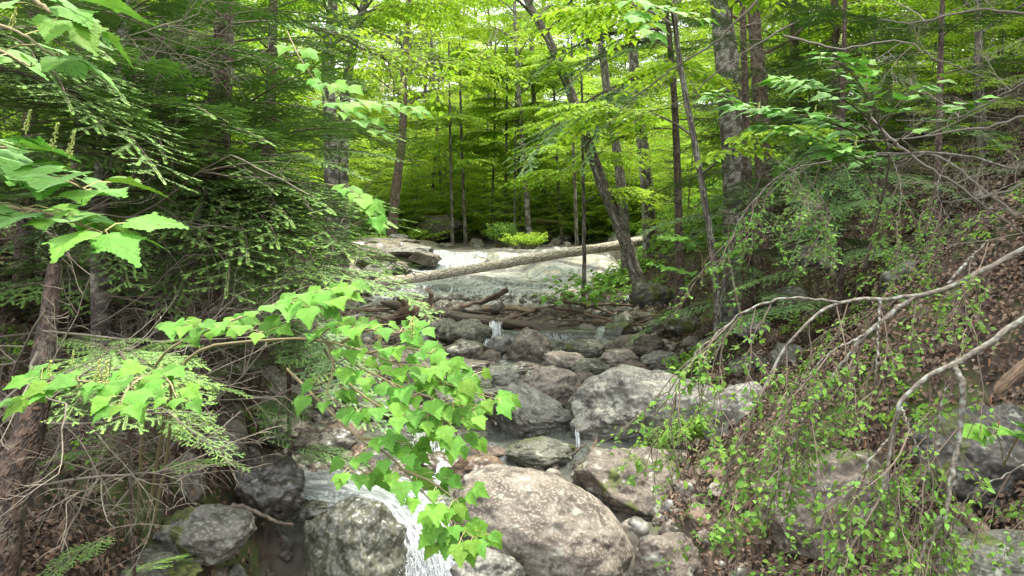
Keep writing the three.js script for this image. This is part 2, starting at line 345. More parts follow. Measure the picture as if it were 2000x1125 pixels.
rock('leaning grey angular slab left of the big lichen block', [938, 1124, 745, 866], { seed: 31, angular: 0.95, planes: 8, pal: 'grey', lichen: 0.36, darkp: 0.3, tilt: -0.42, deep: 0.8, tall: 0.8, detail: 46 });
rock('flat-topped pinkish block resting on the leaning slab', [1012, 1128, 720, 792], { seed: 35, angular: 0.9, planes: 9, pal: 'pink', lichen: 0.25, darkp: 0.15, d: 8.6, deep: 0.8, tilt: -0.12 });
rock('low rounded mossy stone in front of the leaning slab', [984, 1126, 856, 916], { seed: 41, angular: 0.3, pal: 'olive', lichen: 0.45, moss: 0.2, deep: 0.8 });
rock('glistening round brown stone at the small spout', [876, 994, 886, 960], { seed: 44, angular: 0.35, pal: 'rust', lichen: 0.25, wet: true, deep: 0.8 });
rock('wet flat stone with a thin spout over its edge', [800, 905, 882, 935], { seed: 47, angular: 0.3, pal: 'brown', lichen: 0.15, wet: true });
rock('flat rusty stone at the pool edge', [898, 990, 868, 900], { seed: 49, angular: 0.8, pal: 'rust', lichen: 0.2, deep: 0.7 });
rock('round boulder half hidden behind its twin by the dam log', [830, 900, 620, 672], { seed: 52, angular: 0.25, pal: 'olive', lichen: 0.25, d: 12.3 });
rock('dark smooth loaf-shaped boulder beside the log waterfall', [866, 960, 624, 684], { seed: 53, angular: 0.3, pal: 'olive', lichen: 0.25, darkp: 0.3, d: 11.9 });
rock('triangular wet boulder below the loaf-shaped one', [868, 942, 664, 712], { seed: 56, angular: 0.8, pal: 'brown', lichen: 0.25, wet: true });
rock('wet stone washed by the log waterfall', [948, 1006, 655, 696], { seed: 58, angular: 0.5, pal: 'grey', wet: true, lichen: 0.3 });
rock('pyramid-shaped boulder right of the log waterfall', [998, 1070, 645, 714], { seed: 61, angular: 0.85, planes: 7, pal: 'tan', lichen: 0.35, darkp: 0.2 });
rock('dark mossy dome-shaped boulder under the log end', [1102, 1182, 660, 704], { seed: 62, angular: 0.25, pal: 'olive', moss: 0.22, lichen: 0.2 });
rock('pinkish oval cobble in front of the dark dome', [1055, 1142, 683, 730], { seed: 64, angular: 0.4, pal: 'pink', lichen: 0.3 });
rock('round grey-green stone above the lichen block', [1116, 1190, 702, 742], { seed: 66, angular: 0.35, pal: 'olive', lichen: 0.4 });
rock('flat grey stone right of the pinkish oval cobble', [1168, 1248, 683, 720], { seed: 68, angular: 0.5, pal: 'pink', lichen: 0.2 });
rock('large brown rounded boulder below the mossy bank', [1194, 1296, 652, 702], { seed: 69, angular: 0.35, pal: 'brown', lichen: 0.2, darkp: 0.2 });
rock('dark boulder with green moss beside the right spout', [1174, 1246, 627, 664], { seed: 71, angular: 0.5, pal: 'dark', moss: 0.3, wet: true });
rock('grey wedge-shaped stone right of the brown boulder', [1244, 1322, 685, 722], { seed: 73, angular: 0.8, pal: 'grey', lichen: 0.2, tilt: 0.2 });
rock('square dark stone next to the wedge-shaped one', [1280, 1348, 702, 738], { seed: 75, angular: 0.8, pal: 'dark', lichen: 0.25 });
rock('low rusty stone peeking over the lichen block', [1196, 1268, 708, 730], { seed: 77, angular: 0.4, pal: 'rust' });
rock('round yellow-green mossy boulder under the thin sapling', [1298, 1366, 606, 658], { seed: 79, angular: 0.25, pal: 'olive', moss: 0.55 });
rock('upright grey block behind the sapling stem', [1408, 1468, 597, 646], { seed: 81, angular: 0.85, pal: 'grey', lichen: 0.4 });
rock('low pale stone on the bank right of the grey block', [1430, 1510, 626, 664], { seed: 83, angular: 0.7, pal: 'grey', lichen: 0.5 });
rock('brown stone left of the round mossy boulder', [1252, 1308, 624, 660], { seed: 85, angular: 0.5, pal: 'brown', moss: 0.15 });
rock('small pale wedge stone above the thin trickle', [1114, 1138, 815, 852], { seed: 87, angular: 0.7, pal: 'grey', d: 7.7 });
rock('small red stone jammed between the two large blocks', [1118, 1144, 752, 812], { seed: 89, angular: 0.5, pal: 'rust', d: 8.0 });
rock('dark wet boulder on the left bank of the pool', [462, 592, 897, 1010], { seed: 91, angular: 0.75, pal: 'dark', wet: true, lichen: 0.2, deep: 0.9, d: 5.6 });
rock('grey rounded boulder jutting over dark water at lower left', [310, 492, 982, 1092], { seed: 93, angular: 0.5, pal: 'grey', lichen: 0.3, moss: 0.15, deep: 0.9, d: 4.9, tilt: 0.12 });
rock('flat mossy slab at the bottom left corner', [150, 398, 1078, 1150], { seed: 95, angular: 0.5, pal: 'olive', moss: 0.3, d: 4.6, deep: 0.7 });
rock('big dim boulder behind the left fir branches', [395, 604, 722, 848], { seed: 97, angular: 0.6, pal: 'grey', lichen: 0.3, moss: 0.1, deep: 0.8, d: 7.9 });
rock('mossy lump on the left bank above the jutting boulder', [320, 400, 890, 985], { seed: 98, angular: 0.4, pal: 'brown', moss: 0.3, d: 5.3 });
rock('speckled stone at the bottom edge below the tan boulder', [888, 1022, 1076, 1170], { seed: 99, angular: 0.35, pal: 'grey', lichen: 0.35, d: 5.0 });
rock('brown rock under the right edge of the tan boulder', [1236, 1368, 1046, 1160], { seed: 101, angular: 0.5, pal: 'brown', lichen: 0.25, d: 5.5 });
rock('small flat wet stone between pool and chute', [582, 646, 978, 1016], { seed: 103, angular: 0.6, pal: 'olive', wet: true, d: 5.8 });
rock('large mossy lichen-stained rock face at the right edge', [1800, 2060, 800, 990], { seed: 105, angular: 0.7, pal: 'dark', moss: 0.28, lichen: 0.4, deep: 0.8, d: 4.7, detail: 50 });
rock('low mossy rock at the bottom right corner', [1840, 2080, 1050, 1160], { seed: 107, angular: 0.5, pal: 'olive', moss: 0.3, d: 4.0 });
rock('grey ledge behind the drooping birch twigs', [1376, 1570, 765, 930], { seed: 109, angular: 0.8, pal: 'grey', lichen: 0.35, deep: 0.7, d: 6.9, tilt: -0.15, detail: 46 });
rock('brown sloping boulder behind the twig curtain', [1470, 1760, 880, 1090], { seed: 111, angular: 0.6, pal: 'brown', lichen: 0.2, moss: 0.2, d: 5.3, detail: 44 });
rock('bright green mossy stone under the hanging limb', [1820, 1890, 1000, 1060], { seed: 113, angular: 0.3, pal: 'olive', moss: 0.6, d: 4.3 });
rock('mossy boulder at the foot of the leaning tree', [1236, 1312, 548, 612], { seed: 115, angular: 0.5, pal: 'dark', moss: 0.45, d: 14.0 });
rock('dark mossy ledge on the leaf-littered slope', [1540, 1680, 480, 560], { seed: 116, angular: 0.7, pal: 'dark', moss: 0.3, deep: 0.8, d: 11.3 });
rock('moss-topped rock outcrop at the head of the slab', [818, 900, 420, 470], { seed: 117, angular: 0.5, pal: 'brown', moss: 0.3, lichen: 0.3, d: 26.5 });
rock('square block at the left of the top falls', [800, 856, 489, 522], { seed: 119, angular: 0.85, pal: 'brown', lichen: 0.2, d: 19.8, deep: 1 });
rock('long low ledge stone left of the square block', [716, 806, 512, 544], { seed: 121, angular: 0.75, pal: 'grey', d: 18.6, deep: 0.7 });
rock('long flat ledge at the upper left of the slab', [690, 812, 466, 492], { seed: 151, angular: 0.95, planes: 7, pal: 'brown', lichen: 0.25, d: 21.5, deep: 0.7, tilt: 0.03 });
rock('thin overhanging ledge left of the top falls', [742, 858, 482, 502], { seed: 153, angular: 0.95, planes: 7, pal: 'grey', lichen: 0.2, d: 20.6, deep: 0.6, tilt: 0.05 });
rock('dark stepped ledge under the thin overhang', [688, 770, 494, 524], { seed: 155, angular: 0.9, planes: 8, pal: 'brown', moss: 0.1, d: 19.4, deep: 0.8 });
rock('broken ledge block below the stepped one', [690, 748, 524, 552], { seed: 157, angular: 0.9, planes: 8, pal: 'grey', lichen: 0.2, d: 17.8, deep: 0.8 });
rock('round wet stone at the left foot of the slab', [700, 752, 548, 580], { seed: 123, angular: 0.4, pal: 'grey', d: 16.5 });
rock('pale slab stone near the lower left of the slab', [596, 694, 588, 630], { seed: 125, angular: 0.8, pal: 'grey', lichen: 0.2, d: 13.8, deep: 0.7 });
rock('tilted slab stone behind the root stump', [690, 765, 588, 622], { seed: 127, angular: 0.85, pal: 'grey', d: 14.3, tilt: 0.25 });
rock('blocky stone on the debris dam', [1036, 1100, 605, 642], { seed: 129, angular: 0.7, pal: 'brown', d: 13.4 });
rock('grey square stone left on the debris dam', [898, 940, 592, 618], { seed: 131, angular: 0.75, pal: 'grey', d: 13.7 });
rock('brown upright stone standing on the dam logs', [958, 986, 590, 614], { seed: 133, angular: 0.7, pal: 'brown', d: 13.6 });
rock('rusty rounded stone beside the right spout', [1154, 1190, 622, 640], { seed: 135, angular: 0.3, pal: 'rust', d: 13.2 });
rock('white quartz chunk lodged by the birch twigs', [1322, 1350, 942, 972], { seed: 137, angular: 0.9, planes: 7, pal: 'pink', lichen: 0.8, d: 5.9 });
rock('flat stone on the bank under the leaning tree', [1140, 1200, 600, 626], { seed: 139, angular: 0.6, pal: 'grey', d: 13.6 });
rock('dark stone behind the mossy boulder', [1196, 1250, 596, 624], { seed: 141, angular: 0.6, pal: 'dark', d: 13.8 });

rock('wide wet shelf stone below the log waterfall', [842, 960, 704, 736], { seed: 161, angular: 0.7, pal: 'brown', wet: true, deep: 0.7 });
rock('low wet stone right of the shelf stone', [950, 1030, 712, 742], { seed: 163, angular: 0.6, pal: 'grey', wet: true, deep: 0.7 });
rock('grey stone nestled behind the leaning slab', [955, 1022, 728, 764], { seed: 165, angular: 0.6, pal: 'grey', lichen: 0.2 });
rock('brown stone in the white run behind the maple leaves', [770, 846, 715, 752], { seed: 167, angular: 0.5, pal: 'brown', wet: true });
rock('rounded stone left of the white run', [640, 740, 700, 742], { seed: 169, angular: 0.4, pal: 'brown', lichen: 0.2 });
rock('broad grey stone under the middle of the maple branch', [700, 800, 775, 822], { seed: 171, angular: 0.6, pal: 'grey', wet: true });
rock('stone splitting the run above the glistening brown one', [850, 926, 800, 850], { seed: 173, angular: 0.5, pal: 'brown', wet: true });
rock('slanting wet stone at the left side of the pool', [590, 690, 838, 892], { seed: 175, angular: 0.7, pal: 'grey', wet: true, tilt: 0.2 });
rock('flat pale stone at the left end of the pool', [496, 600, 820, 862], { seed: 177, angular: 0.7, pal: 'pink', d: 7.2 });
rock('stone beneath the pyramid-shaped boulder', [990, 1056, 706, 730], { seed: 179, angular: 0.6, pal: 'brown' });
rock('dark stone in the shadow of the dam log', [1050, 1110, 664, 690], { seed: 181, angular: 0.5, pal: 'dark', wet: true });
rock('small boulder on the left side of the dam', [740, 812, 640, 676], { seed: 183, angular: 0.5, pal: 'brown', lichen: 0.2 });

// cobbles that fill the bed between the boulders
{
  const rng = rngOf(77), kinds = [];
  const pals = ['grey', 'brown', 'pink', 'tan', 'olive', 'dark', 'rust'];
  for (let k = 0; k < 18; k++) kinds.push(rockGeo({ seed: 300 + k, r: [0.16, 0.16 * lerp(0.5, 0.85, rng()), 0.16 * lerp(0.7, 1.1, rng())], angular: lerp(0.25, 0.85, rng()), detail: 10, pal: pals[k % 7], lichen: 0.25, darkp: 0.2 }));
  const zones = [ // d0, d1, how many, size, spread, label
    [12.4, 15.4, 95, [0.6, 1.5], 'cobble or broken stone lying in the driftwood dam below the slab', 'stones of the debris dam', [-3.4, 2.9]],
    [7.6, 12.4, 105, [0.5, 1.5], 'loose stone in the stream bed between the large blocks and the dam', 'loose stones of the middle bed', [-1.9, 2.9]],
    [4.6, 7.6, 45, [0.5, 1.3], 'small stone wedged among the foreground boulders', 'loose stones of the lower bed', [-2.1, 1.9]],
    [23.5, 31, 26, [0.9, 2.6], 'distant tumbled stone where the stream enters above the slab', 'stones above the slab', [-5.0, 4.0]],
    [7, 13, 12, [0.5, 1.8], 'half buried stone on the leaf-littered right slope', 'stones on the right slope', [2.6, 6]],
    [4.4, 9, 14, [0.5, 1.5], 'half buried stone on the left bank', 'stones on the left bank', [-3.6, -1.7]],
  ];
  for (const [d0, d1, n, sz, label, group, xr] of zones) for (let k = 0; k < n; k++) {
    let x, d, ok = 0, tries = 0;
    do { d = lerp(d0, d1, rng()); x = lerp(xr[0], xr[1], rng()); ok = footprints.every(([fx, fz, a, b]) => Math.hypot((x - fx) / (a + 0.05), (-d - fz) / (b + 0.05)) > 0.95); } while (!ok && tries++ < 30);
    const s = lerp(sz[0], sz[1], rng() ** 2), m = solo('cobble', kinds[Math.floor(rng() * 18)], rng() < 0.4 && xr[0] < 0 ? M.wet : M.rock, label, 'rock', group);
    m.position.set(x, bedH(x, -d) + 0.03 * s, -d); m.scale.setScalar(s); m.rotation.set(rng() * 0.5, rng() * 6.28, rng() * 0.5);
  }
}

// smaller stones and gravel packed between them
{
  const rng = rngOf(909), kinds = [0, 1, 2].map((k) => rockGeo({ seed: 400 + k, r: [0.05, 0.035, 0.045], angular: 0.5, detail: 3, pal: ['grey', 'brown', 'tan'][k], lichen: 0.1 }));
  kinds.forEach((g, k) => {
    const im = new THREE.InstancedMesh(g, k ? M.rock : M.wet, 1300), o = new THREE.Object3D();
    for (let i = 0; i < 1300; i++) { const d = lerp(4.6, 16, rng()), x = centreX(d) + lerp(-wLeft(d) - 0.4, wRight(d) + 0.4, rng()); o.position.set(x, bedH(x, -d) + 0.005, -d); o.rotation.set(rng() * 6, rng() * 6, rng() * 6); o.scale.setScalar(lerp(0.5, 2.1, rng() ** 2)); o.updateMatrix(); im.setMatrixAt(i, o.matrix); }
    im.name = numbered('gravel'); scene.add(im); tag(im, ['wet grey', 'brown', 'tan'][k] + ' gravel packed between the boulders of the stream bed', 'gravel', null, 'stuff');
  });
}
// ------------------------------------------------------------------ water
M.water = new THREE.MeshPhysicalMaterial({ roughness: 0.06, transmission: 0.92, thickness: 0, ior: 1.33, side: THREE.DoubleSide }); M.water.color.setRGB(0.66, 0.7, 0.62);
M.film = new THREE.MeshPhysicalMaterial({ roughness: 0.08, transmission: 0.96, thickness: 0, ior: 1.33, side: THREE.DoubleSide }); M.film.color.setRGB(0.86, 0.85, 0.8);
M.foam = plainMat({ roughness: 0.35 });
const ripple = (x, z, k = 1) => k * (0.012 * n2(x * 3, z * 4.5) + 0.007 * n2(x * 8 + 4, z * 11) + 0.003 * n2(x * 22, z * 26));
function sheet(name, d0, d1, step, edge, height, mat, label) {
  const m = new MB(), nd = Math.ceil((d1 - d0) / step), nx = 110;
  for (let j = 0; j <= nd; j++) for (let i = 0; i <= nx; i++) { const d = lerp(d0, d1, j / nd), [l, r] = edge(d), x = lerp(l, r, i / nx); m.v(x, height(x, d), -d, [1, 1, 1]); }
  for (let j = 0; j < nd; j++) for (let i = 0; i < nx; i++) { const a = j * (nx + 1) + i, b = a + 1, c = a + nx + 1, e = c + 1; m.i.push(a, b, e, a, e, c); }
  return solo(name, m.geo(), mat, label, 'water', null, 'structure');
}
// levels of the stepped pools below the slab
const pool = (d) => d < 5.45 ? -2.78 : d < 5.95 ? lerp(-2.78, -2.1, smooth(5.45, 5.95, d)) : d < 7.0 ? -2.06 : d < 7.35 ? lerp(-2.06, -1.93, smooth(7, 7.35, d)) : d < 8.6 ? -1.91 : d < 9.4 ? lerp(-1.91, -1.76, smooth(8.6, 9.4, d)) : d < 12.1 ? -1.63 - 0.13 * (1 - smooth(9.4, 11, d)) : d < 12.4 ? lerp(-1.63, -1.36, smooth(12.1, 12.4, d)) : d < 15 ? -1.36 : -1.36;
sheet('stream_water', 2.2, 15.4, 0.035, (d) => [centreX(d) - wLeft(d) - 0.35, centreX(d) + Math.min(wRight(d), d < 6.2 ? 1.4 : 2.2)], (x, d) => EYE + pool(d) + 0.02 + ripple(x, -d, d < 12 ? 1.2 : 1), M.water, 'clear brown stream water stepping down between the boulders');
// a film of water sliding down the slab
sheet('slab_water', 19.4, 25.5, 0.04, (d) => { const w = lerp(2.2, 0.95, smooth(17, 21.5, d)); return [lerp(-1.2, -1.5, smooth(17, 21, d)) - w, lerp(-0.3, -1.5, smooth(17, 21, d)) + w * 1.1]; }, (x, d) => slabH(x, -d) + 0.014 + 0.7 * ripple(x, -d), M.film, 'thin film of water sliding down the granite slab');

// white water: ragged strands and drops that follow a falling or running path
function whitewater(label, runs, name = 'whitewater') {
  const m = new MB(), rng = rngOf(runs.length * 31 + Math.round(runs[0].n));
  for (const { a, b, w, n, drop = 0, r = 0.006, len = [0.3, 1], follow = null, spray = 0 } of runs) {
    const side = V(0, 0, 0).subVectors(b, a); side.y = 0; const dirn = side.clone().normalize(); if (drop && side.length() < 0.05) dirn.set(0, 0, 1); side.crossVectors(dirn, V(0, 1, 0)).normalize();
    for (let k = 0; k < n * 1.2; k++) {
      const o = (rng() + rng() - 1) * w, t0 = rng() * (1 - len[0]), t1 = Math.min(1, t0 + lerp(len[0], len[1], rng() ** 2)), pts = [], ph = rng() * 9, N = 5 + Math.ceil((t1 - t0) * 7);
      for (let i = 0; i <= N; i++) {
        const t = lerp(t0, t1, i / N), p = V(lerp(a.x, b.x, t), drop ? a.y - (a.y - b.y) * t * t : lerp(a.y, b.y, t), lerp(a.z, b.z, drop ? Math.sqrt(t) * 0.6 + 0.4 * t : t));
        p.addScaledVector(side, o * (1 + 0.25 * t) + 0.25 * w * n2(o * 3 + ph, t * 3 + k * 0.01) * 0.35);
        if (follow) p.y = follow(p.x, p.z) + 0.018 + 0.03 * rng() * rng(); else p.y += 0.012 * n2(t * 5, ph);
        p.addScaledVector(dirn, (rng() - 0.5) * 0.012);
        pts.push(p);
      }
      const g = lerp(0.28, 0.66, rng()), rr = 0.5 * r * lerp(0.4, 1.5, rng() ** 2);
      m.tube(pts, (t) => rr * (0.25 + Math.sin(Math.PI * clamp(t * 0.9 + 0.05))), 4, [g * 0.97, g, g * 1.02]);
    }
    for (let k = 0; k < spray; k++) {
      const t = drop ? 1 - rng() ** 2 * 0.5 : rng(), p = V(lerp(a.x, b.x, t), drop ? a.y - (a.y - b.y) * t * t : lerp(a.y, b.y, t), lerp(a.z, b.z, t)).addScaledVector(side, (rng() - 0.5) * 2.4 * w);
      if (follow) p.y = follow(p.x, p.z) + 0.02; p.y += rng() ** 3 * 0.1; p.z += (rng() - 0.3) * 0.12; const s = r * lerp(0.5, 1.4, rng());
      const c = [0.55, 0.57, 0.58], i0 = m.v(p.x, p.y + s, p.z, c); m.v(p.x + s, p.y, p.z, c); m.v(p.x, p.y, p.z + s, c); m.v(p.x - s, p.y, p.z, c); m.v(p.x, p.y, p.z - s, c); m.v(p.x, p.y - s, p.z, c);
      for (let q = 0; q < 4; q++) { const q1 = i0 + 1 + q, q2 = i0 + 1 + (q + 1) % 4; m.tri(i0, q2, q1); m.tri(i0 + 5, q1, q2); }
    }
  }
  return solo(name, m.geo(), M.foam, label, 'water', null, 'structure');
}
const poolY = (x, z) => EYE + pool(-z) + 0.02;
// smooth flowing sheets: clear and foam streaks drawn out along the flow, holes where the foam tears
function flow(name, label, pts, sides, half, o = {}) {
  const m = new MB(), nl = o.nl || 150, nw = o.nw || 60, C = new THREE.CatmullRomCurve3(pts, false, 'centripetal'), S = new THREE.CatmullRomCurve3(sides, false, 'centripetal'), q = V(0, 0, 0), keep = [];
  for (let j = 0; j <= nl; j++) { const t = j / nl, p = C.getPoint(t), sd = S.getPoint(t).normalize(), tan = C.getTangent(t), up = V(0, 0, 0).crossVectors(sd, tan).normalize(); if (up.y + up.z * 0.5 < 0) up.negate(); const w = half(t);
    for (let i = 0; i <= nw; i++) { const u = i / nw * 2 - 1, k = fbm2(u * (o.across || 6) + 3 + o.seed, t * (o.stretch || 7) + 1.5 * n2(u * 2, t * 3), 3), f = n2(u * 3.6 * (o.across || 6) + o.seed, t * (o.stretch || 7) * 2.6), foam = clamp(0.55 + 0.75 * k + 0.1 * f + (o.white ? o.white(t, u) : 0));
      q.copy(p).addScaledVector(sd, u * w).addScaledVector(up, (0.03 * (1 - u * u) + 0.022 * k + 0.01 * f) * (o.rel || 1)); if (o.follow) q.y = o.follow(q.x, q.z) + 0.012 + 0.02 * Math.max(0, k) + 0.006 * f;
      m.v(q.x, q.y, q.z, mixc([0.22, 0.25, 0.235], [0.5, 0.53, 0.54], foam * foam)); keep.push(foam > (o.tear ?? -1) && 1 - Math.abs(u) > 0.3 * Math.max(0, 0.3 + n2(t * 16, u > 0 ? 3 : 8) + 0.5 * n2(t * 50, u > 0 ? 13 : 18))); } }
  for (let j = 0; j < nl; j++) for (let i = 0; i < nw; i++) { const a = j * (nw + 1) + i, b = a + 1, c = a + nw + 1, d = c + 1; if (keep[a] && keep[b] && keep[c] && keep[d]) m.i.push(a, c, d, a, d, b); }
  return solo(name, m.geo(), M.flow, label, 'water', null, 'structure');
}
M.flow = new THREE.MeshPhysicalMaterial({ vertexColors: true, roughness: 0.3, transmission: 0.45, thickness: 0, ior: 1.33, side: THREE.DoubleSide });
flow('chute_water', 'white chute pouring past the grey-green boulder', [at(540, 938, 6.5), at(630, 952, 6.25), at(720, 966, 6.05), at(775, 985, 5.92), at(812, 1025, 5.72), at(834, 1090, 5.5), at(842, 1180, 5.36), at(842, 1260, 5.3)], [V(0.1, 0.1, -1), V(0.1, 0.1, -1), V(0.3, 0.15, -1), V(0.7, 0.2, -0.7), V(1, 0.1, -0.3), V(1, 0, -0.1), V(1, 0, 0), V(1, 0, 0)], (t) => lerp(0.34, 0.27, smooth(0.2, 0.6, t)) + 0.04 * Math.sin(t * 5), { seed: 1, nl: 240, nw: 90, stretch: 6, across: 5, rel: 0.8, white: (t, u) => 0.16 + 0.16 * smooth(0.3, 0.6, t) - 0.3 * (1 - smooth(0, 0.15, t)) });
flow('run_water', 'white run of the stream behind the maple leaves', [V(-1.95, 0, -9.7), V(-1.6, 0, -9.0), V(-1.2, 0, -8.5), V(-0.9, 0, -7.9), V(-0.75, 0, -7.2), V(-0.95, 0, -6.6)], Array.from({ length: 6 }, () => V(0.8, 0, 0.5)), (t) => 0.36, { seed: 4, follow: poolY0, tear: 0.42, nl: 200, nw: 90, stretch: 6, across: 9 });
flow('fall_water', 'white falls sliding off the top of the granite slab', [V(-1.55, 0, -21.5), V(-1.55, 0, -20.6), V(-1.7, 0, -19.6), V(-2.0, 0, -18.6), V(-2.1, 0, -17.4)], Array.from({ length: 5 }, () => V(1, 0, 0)), (t) => lerp(0.9, 0.75, t), { seed: 7, follow: (x, z) => slabH(x, z) + 0.012, tear: 0.34, nl: 260, nw: 150, stretch: 4, across: 13, white: (t) => 0.2 - 0.4 * smooth(0.35, 0.9, t) });
flow('fall_water', 'thin white slide over the lower left of the slab', [V(-2.1, 0, -17.6), V(-2.3, 0, -16.8), V(-2.4, 0, -16), V(-2.3, 0, -15.2)], Array.from({ length: 4 }, () => V(1, 0, 0)), (t) => 0.6, { seed: 9, follow: (x, z) => slabH(x, z) + 0.012, tear: 0.36, nl: 120, nw: 60, stretch: 3, white: () => 0.08 });
flow('fall_water', 'broken white film over the lower right of the slab', [V(1.2, 0, -19), V(0.7, 0, -18), V(0.2, 0, -17), V(-0.2, 0, -15.4)], Array.from({ length: 4 }, () => V(1, 0, 0)), (t) => 1.1, { seed: 12, follow: (x, z) => slabH(x, z) + 0.012, tear: 0.5, nl: 260, nw: 180, stretch: 4, across: 16 });
function poolY0(x, z) { return EYE + pool(-z) + 0.025; }
const slabTop = (x, z) => slabH(x, z) + 0.008;
whitewater('spray of white drops at the foot of the lowest chute', [{ a: at(800, 1010, 5.75), b: at(842, 1200, 5.3), w: 0.2, n: 160, drop: 1, r: 0.004, len: [0.06, 0.2], spray: 1600 }]);
whitewater('small spout between the wet flat stone and the round brown stone', [{ a: at(868, 898, 6.75), b: at(862, 948, 6.45), w: 0.05, n: 70, drop: 1, r: 0.005, spray: 90 }]);
whitewater('thin waterfall pouring over the dam log', [
  { a: at(968, 626, 12.35), b: at(966, 664, 12.0), w: 0.12, n: 90, drop: 1, r: 0.007, len: [0.3, 1], spray: 40 },
  { a: at(960, 660, 11.9), b: at(955, 706, 11.45), w: 0.1, n: 70, drop: 1, r: 0.007, spray: 60 },
  { a: at(994, 668, 12.1), b: at(1002, 706, 11.8), w: 0.06, n: 24, drop: 1, r: 0.006, spray: 30 },
]);
whitewater('veil of drips under the right half of the dam log', [{ a: at(1085, 650, 12.4), b: at(1085, 692, 12.2), w: 0.3, n: 110, drop: 1, r: 0.004, len: [0.15, 0.6], spray: 40 }]);
whitewater('little white spout at the right end of the dam log', [{ a: at(1177, 636, 12.8), b: at(1168, 666, 12.4), w: 0.06, n: 50, drop: 1, r: 0.007, spray: 40 }]);
whitewater('thread of water trickling between the two large blocks', [{ a: at(1127, 838, 7.5), b: at(1128, 874, 7.35), w: 0.02, n: 24, drop: 1, r: 0.004, spray: 20 }]);
flow('fall_water', 'thin white sheet down the middle of the slab below the log', [V(-0.9, 0, -18.2), V(-1.0, 0, -17.2), V(-1.1, 0, -16.2), V(-1.2, 0, -15.2)], Array.from({ length: 4 }, () => V(1, 0, 0)), (t) => 0.8, { seed: 15, follow: (x, z) => slabH(x, z) + 0.012, tear: 0.5, nl: 220, nw: 140, stretch: 4, across: 12 });
// ------------------------------------------------------------------ leaves and sprays
const LEAFCOL = { lime: [0.34, 0.48, 0.03], spring: [0.3, 0.46, 0.03], herb: [0.18, 0.33, 0.04] };   // yellower green, common green, deeper green of herbs and shrubs
// a small pointed leaf: base at p, along dir, lying with normal nrm
function addLeaf(m, p, dir, nrm, len, wid, c, fine = false, fold = 0.16) {
  const s = V(0, 0, 0).crossVectors(dir, nrm).normalize(), up = V(0, 0, 0).crossVectors(s, dir).normalize();
  const q = (a, b, h) => m.v(p.x + dir.x * a * len + s.x * b * wid + up.x * h * len, p.y + dir.y * a * len + s.y * b * wid + up.y * h * len, p.z + dir.z * a * len + s.z * b * wid + up.z * h * len, c);
  if (!fine) { const a = q(0, 0, 0), l = q(0.45, -0.5, fold), t = q(1, 0, -0.08), r = q(0.45, 0.5, fold); m.tri(a, r, t); m.tri(a, t, l); return; }
  const a = q(0, 0, 0), l1 = q(0.28, -0.42, fold * 0.8), l2 = q(0.62, -0.42, fold * 0.7), t = q(1.03, 0, -0.1), r1 = q(0.28, 0.42, fold * 0.8), r2 = q(0.62, 0.42, fold * 0.7), mm = q(0.5, 0, 0);
  m.tri(a, r1, mm); m.tri(r1, r2, mm); m.tri(r2, t, mm); m.tri(a, mm, l1); m.tri(l1, mm, l2); m.tri(l2, mm, t);
}
const jitterCol = (c, rng, k = 0.25) => { const f = 1 + (rng() - 0.5) * 2 * k, w = (rng() - 0.5) * k; return [c[0] * f * (1 + w), c[1] * f, c[2] * f * (1 - w)]; };
// a flat spray of alternate leaves on a thin twig; leaves to mb, wood to wb
function spray(mb, wb, p, dir, len, rng, o) {
  const side = V(0, 0, 0).crossVectors(dir, V(0, 1, 0)).normalize(); if (side.lengthSq() < 0.1) side.set(1, 0, 0);
  const nrm = V(0, 0, 0).crossVectors(side, dir).normalize(); if (nrm.y < 0) nrm.negate();
  const pts = [], droop = o.droop ?? 0.25, n = Math.max(3, Math.round(len / 0.12));
  for (let k = 0; k <= n; k++) { const t = k / n; pts.push(p.clone().addScaledVector(dir, len * t).add(V((rng() - 0.5) * 0.015, -droop * len * t * t, (rng() - 0.5) * 0.015))); }
  if (wb) wb.tube(pts, (t) => lerp(0.005, 0.0015, t) * (o.thick || 1), 3, o.wood || [0.07, 0.055, 0.04]);
  const gap = o.gap || 0.055, cnt = Math.round(len / gap), d = V(0, 0, 0), nn = V(0, 0, 0);
  for (let k = 1; k <= cnt; k++) {
    const t = k / cnt, f = t * n, i = Math.min(n - 1, Math.floor(f)), q = pts[i].clone().lerp(pts[i + 1], f - i), sg = k % 2 ? 1 : -1;
    d.copy(dir).multiplyScalar(0.5 + 0.5 * (t > 0.95)).addScaledVector(side, sg * (t > 0.95 ? 0.1 : 0.95)).add(V((rng() - 0.5) * 0.5, -0.25 - rng() * 0.3, (rng() - 0.5) * 0.5)).normalize();
    nn.copy(nrm).add(V((rng() - 0.5) * 0.8, 0.2, (rng() - 0.5) * 0.8)).normalize();
    const L = (o.leaf || 0.09) * lerp(0.7, 1.25, rng());
    addLeaf(mb, q.addScaledVector(d, 0.01 + rng() * 0.02), d.clone(), nn.clone(), L, L * (o.wide || 0.62), jitterCol(o.col, rng, 0.22), o.fine);
  }
}
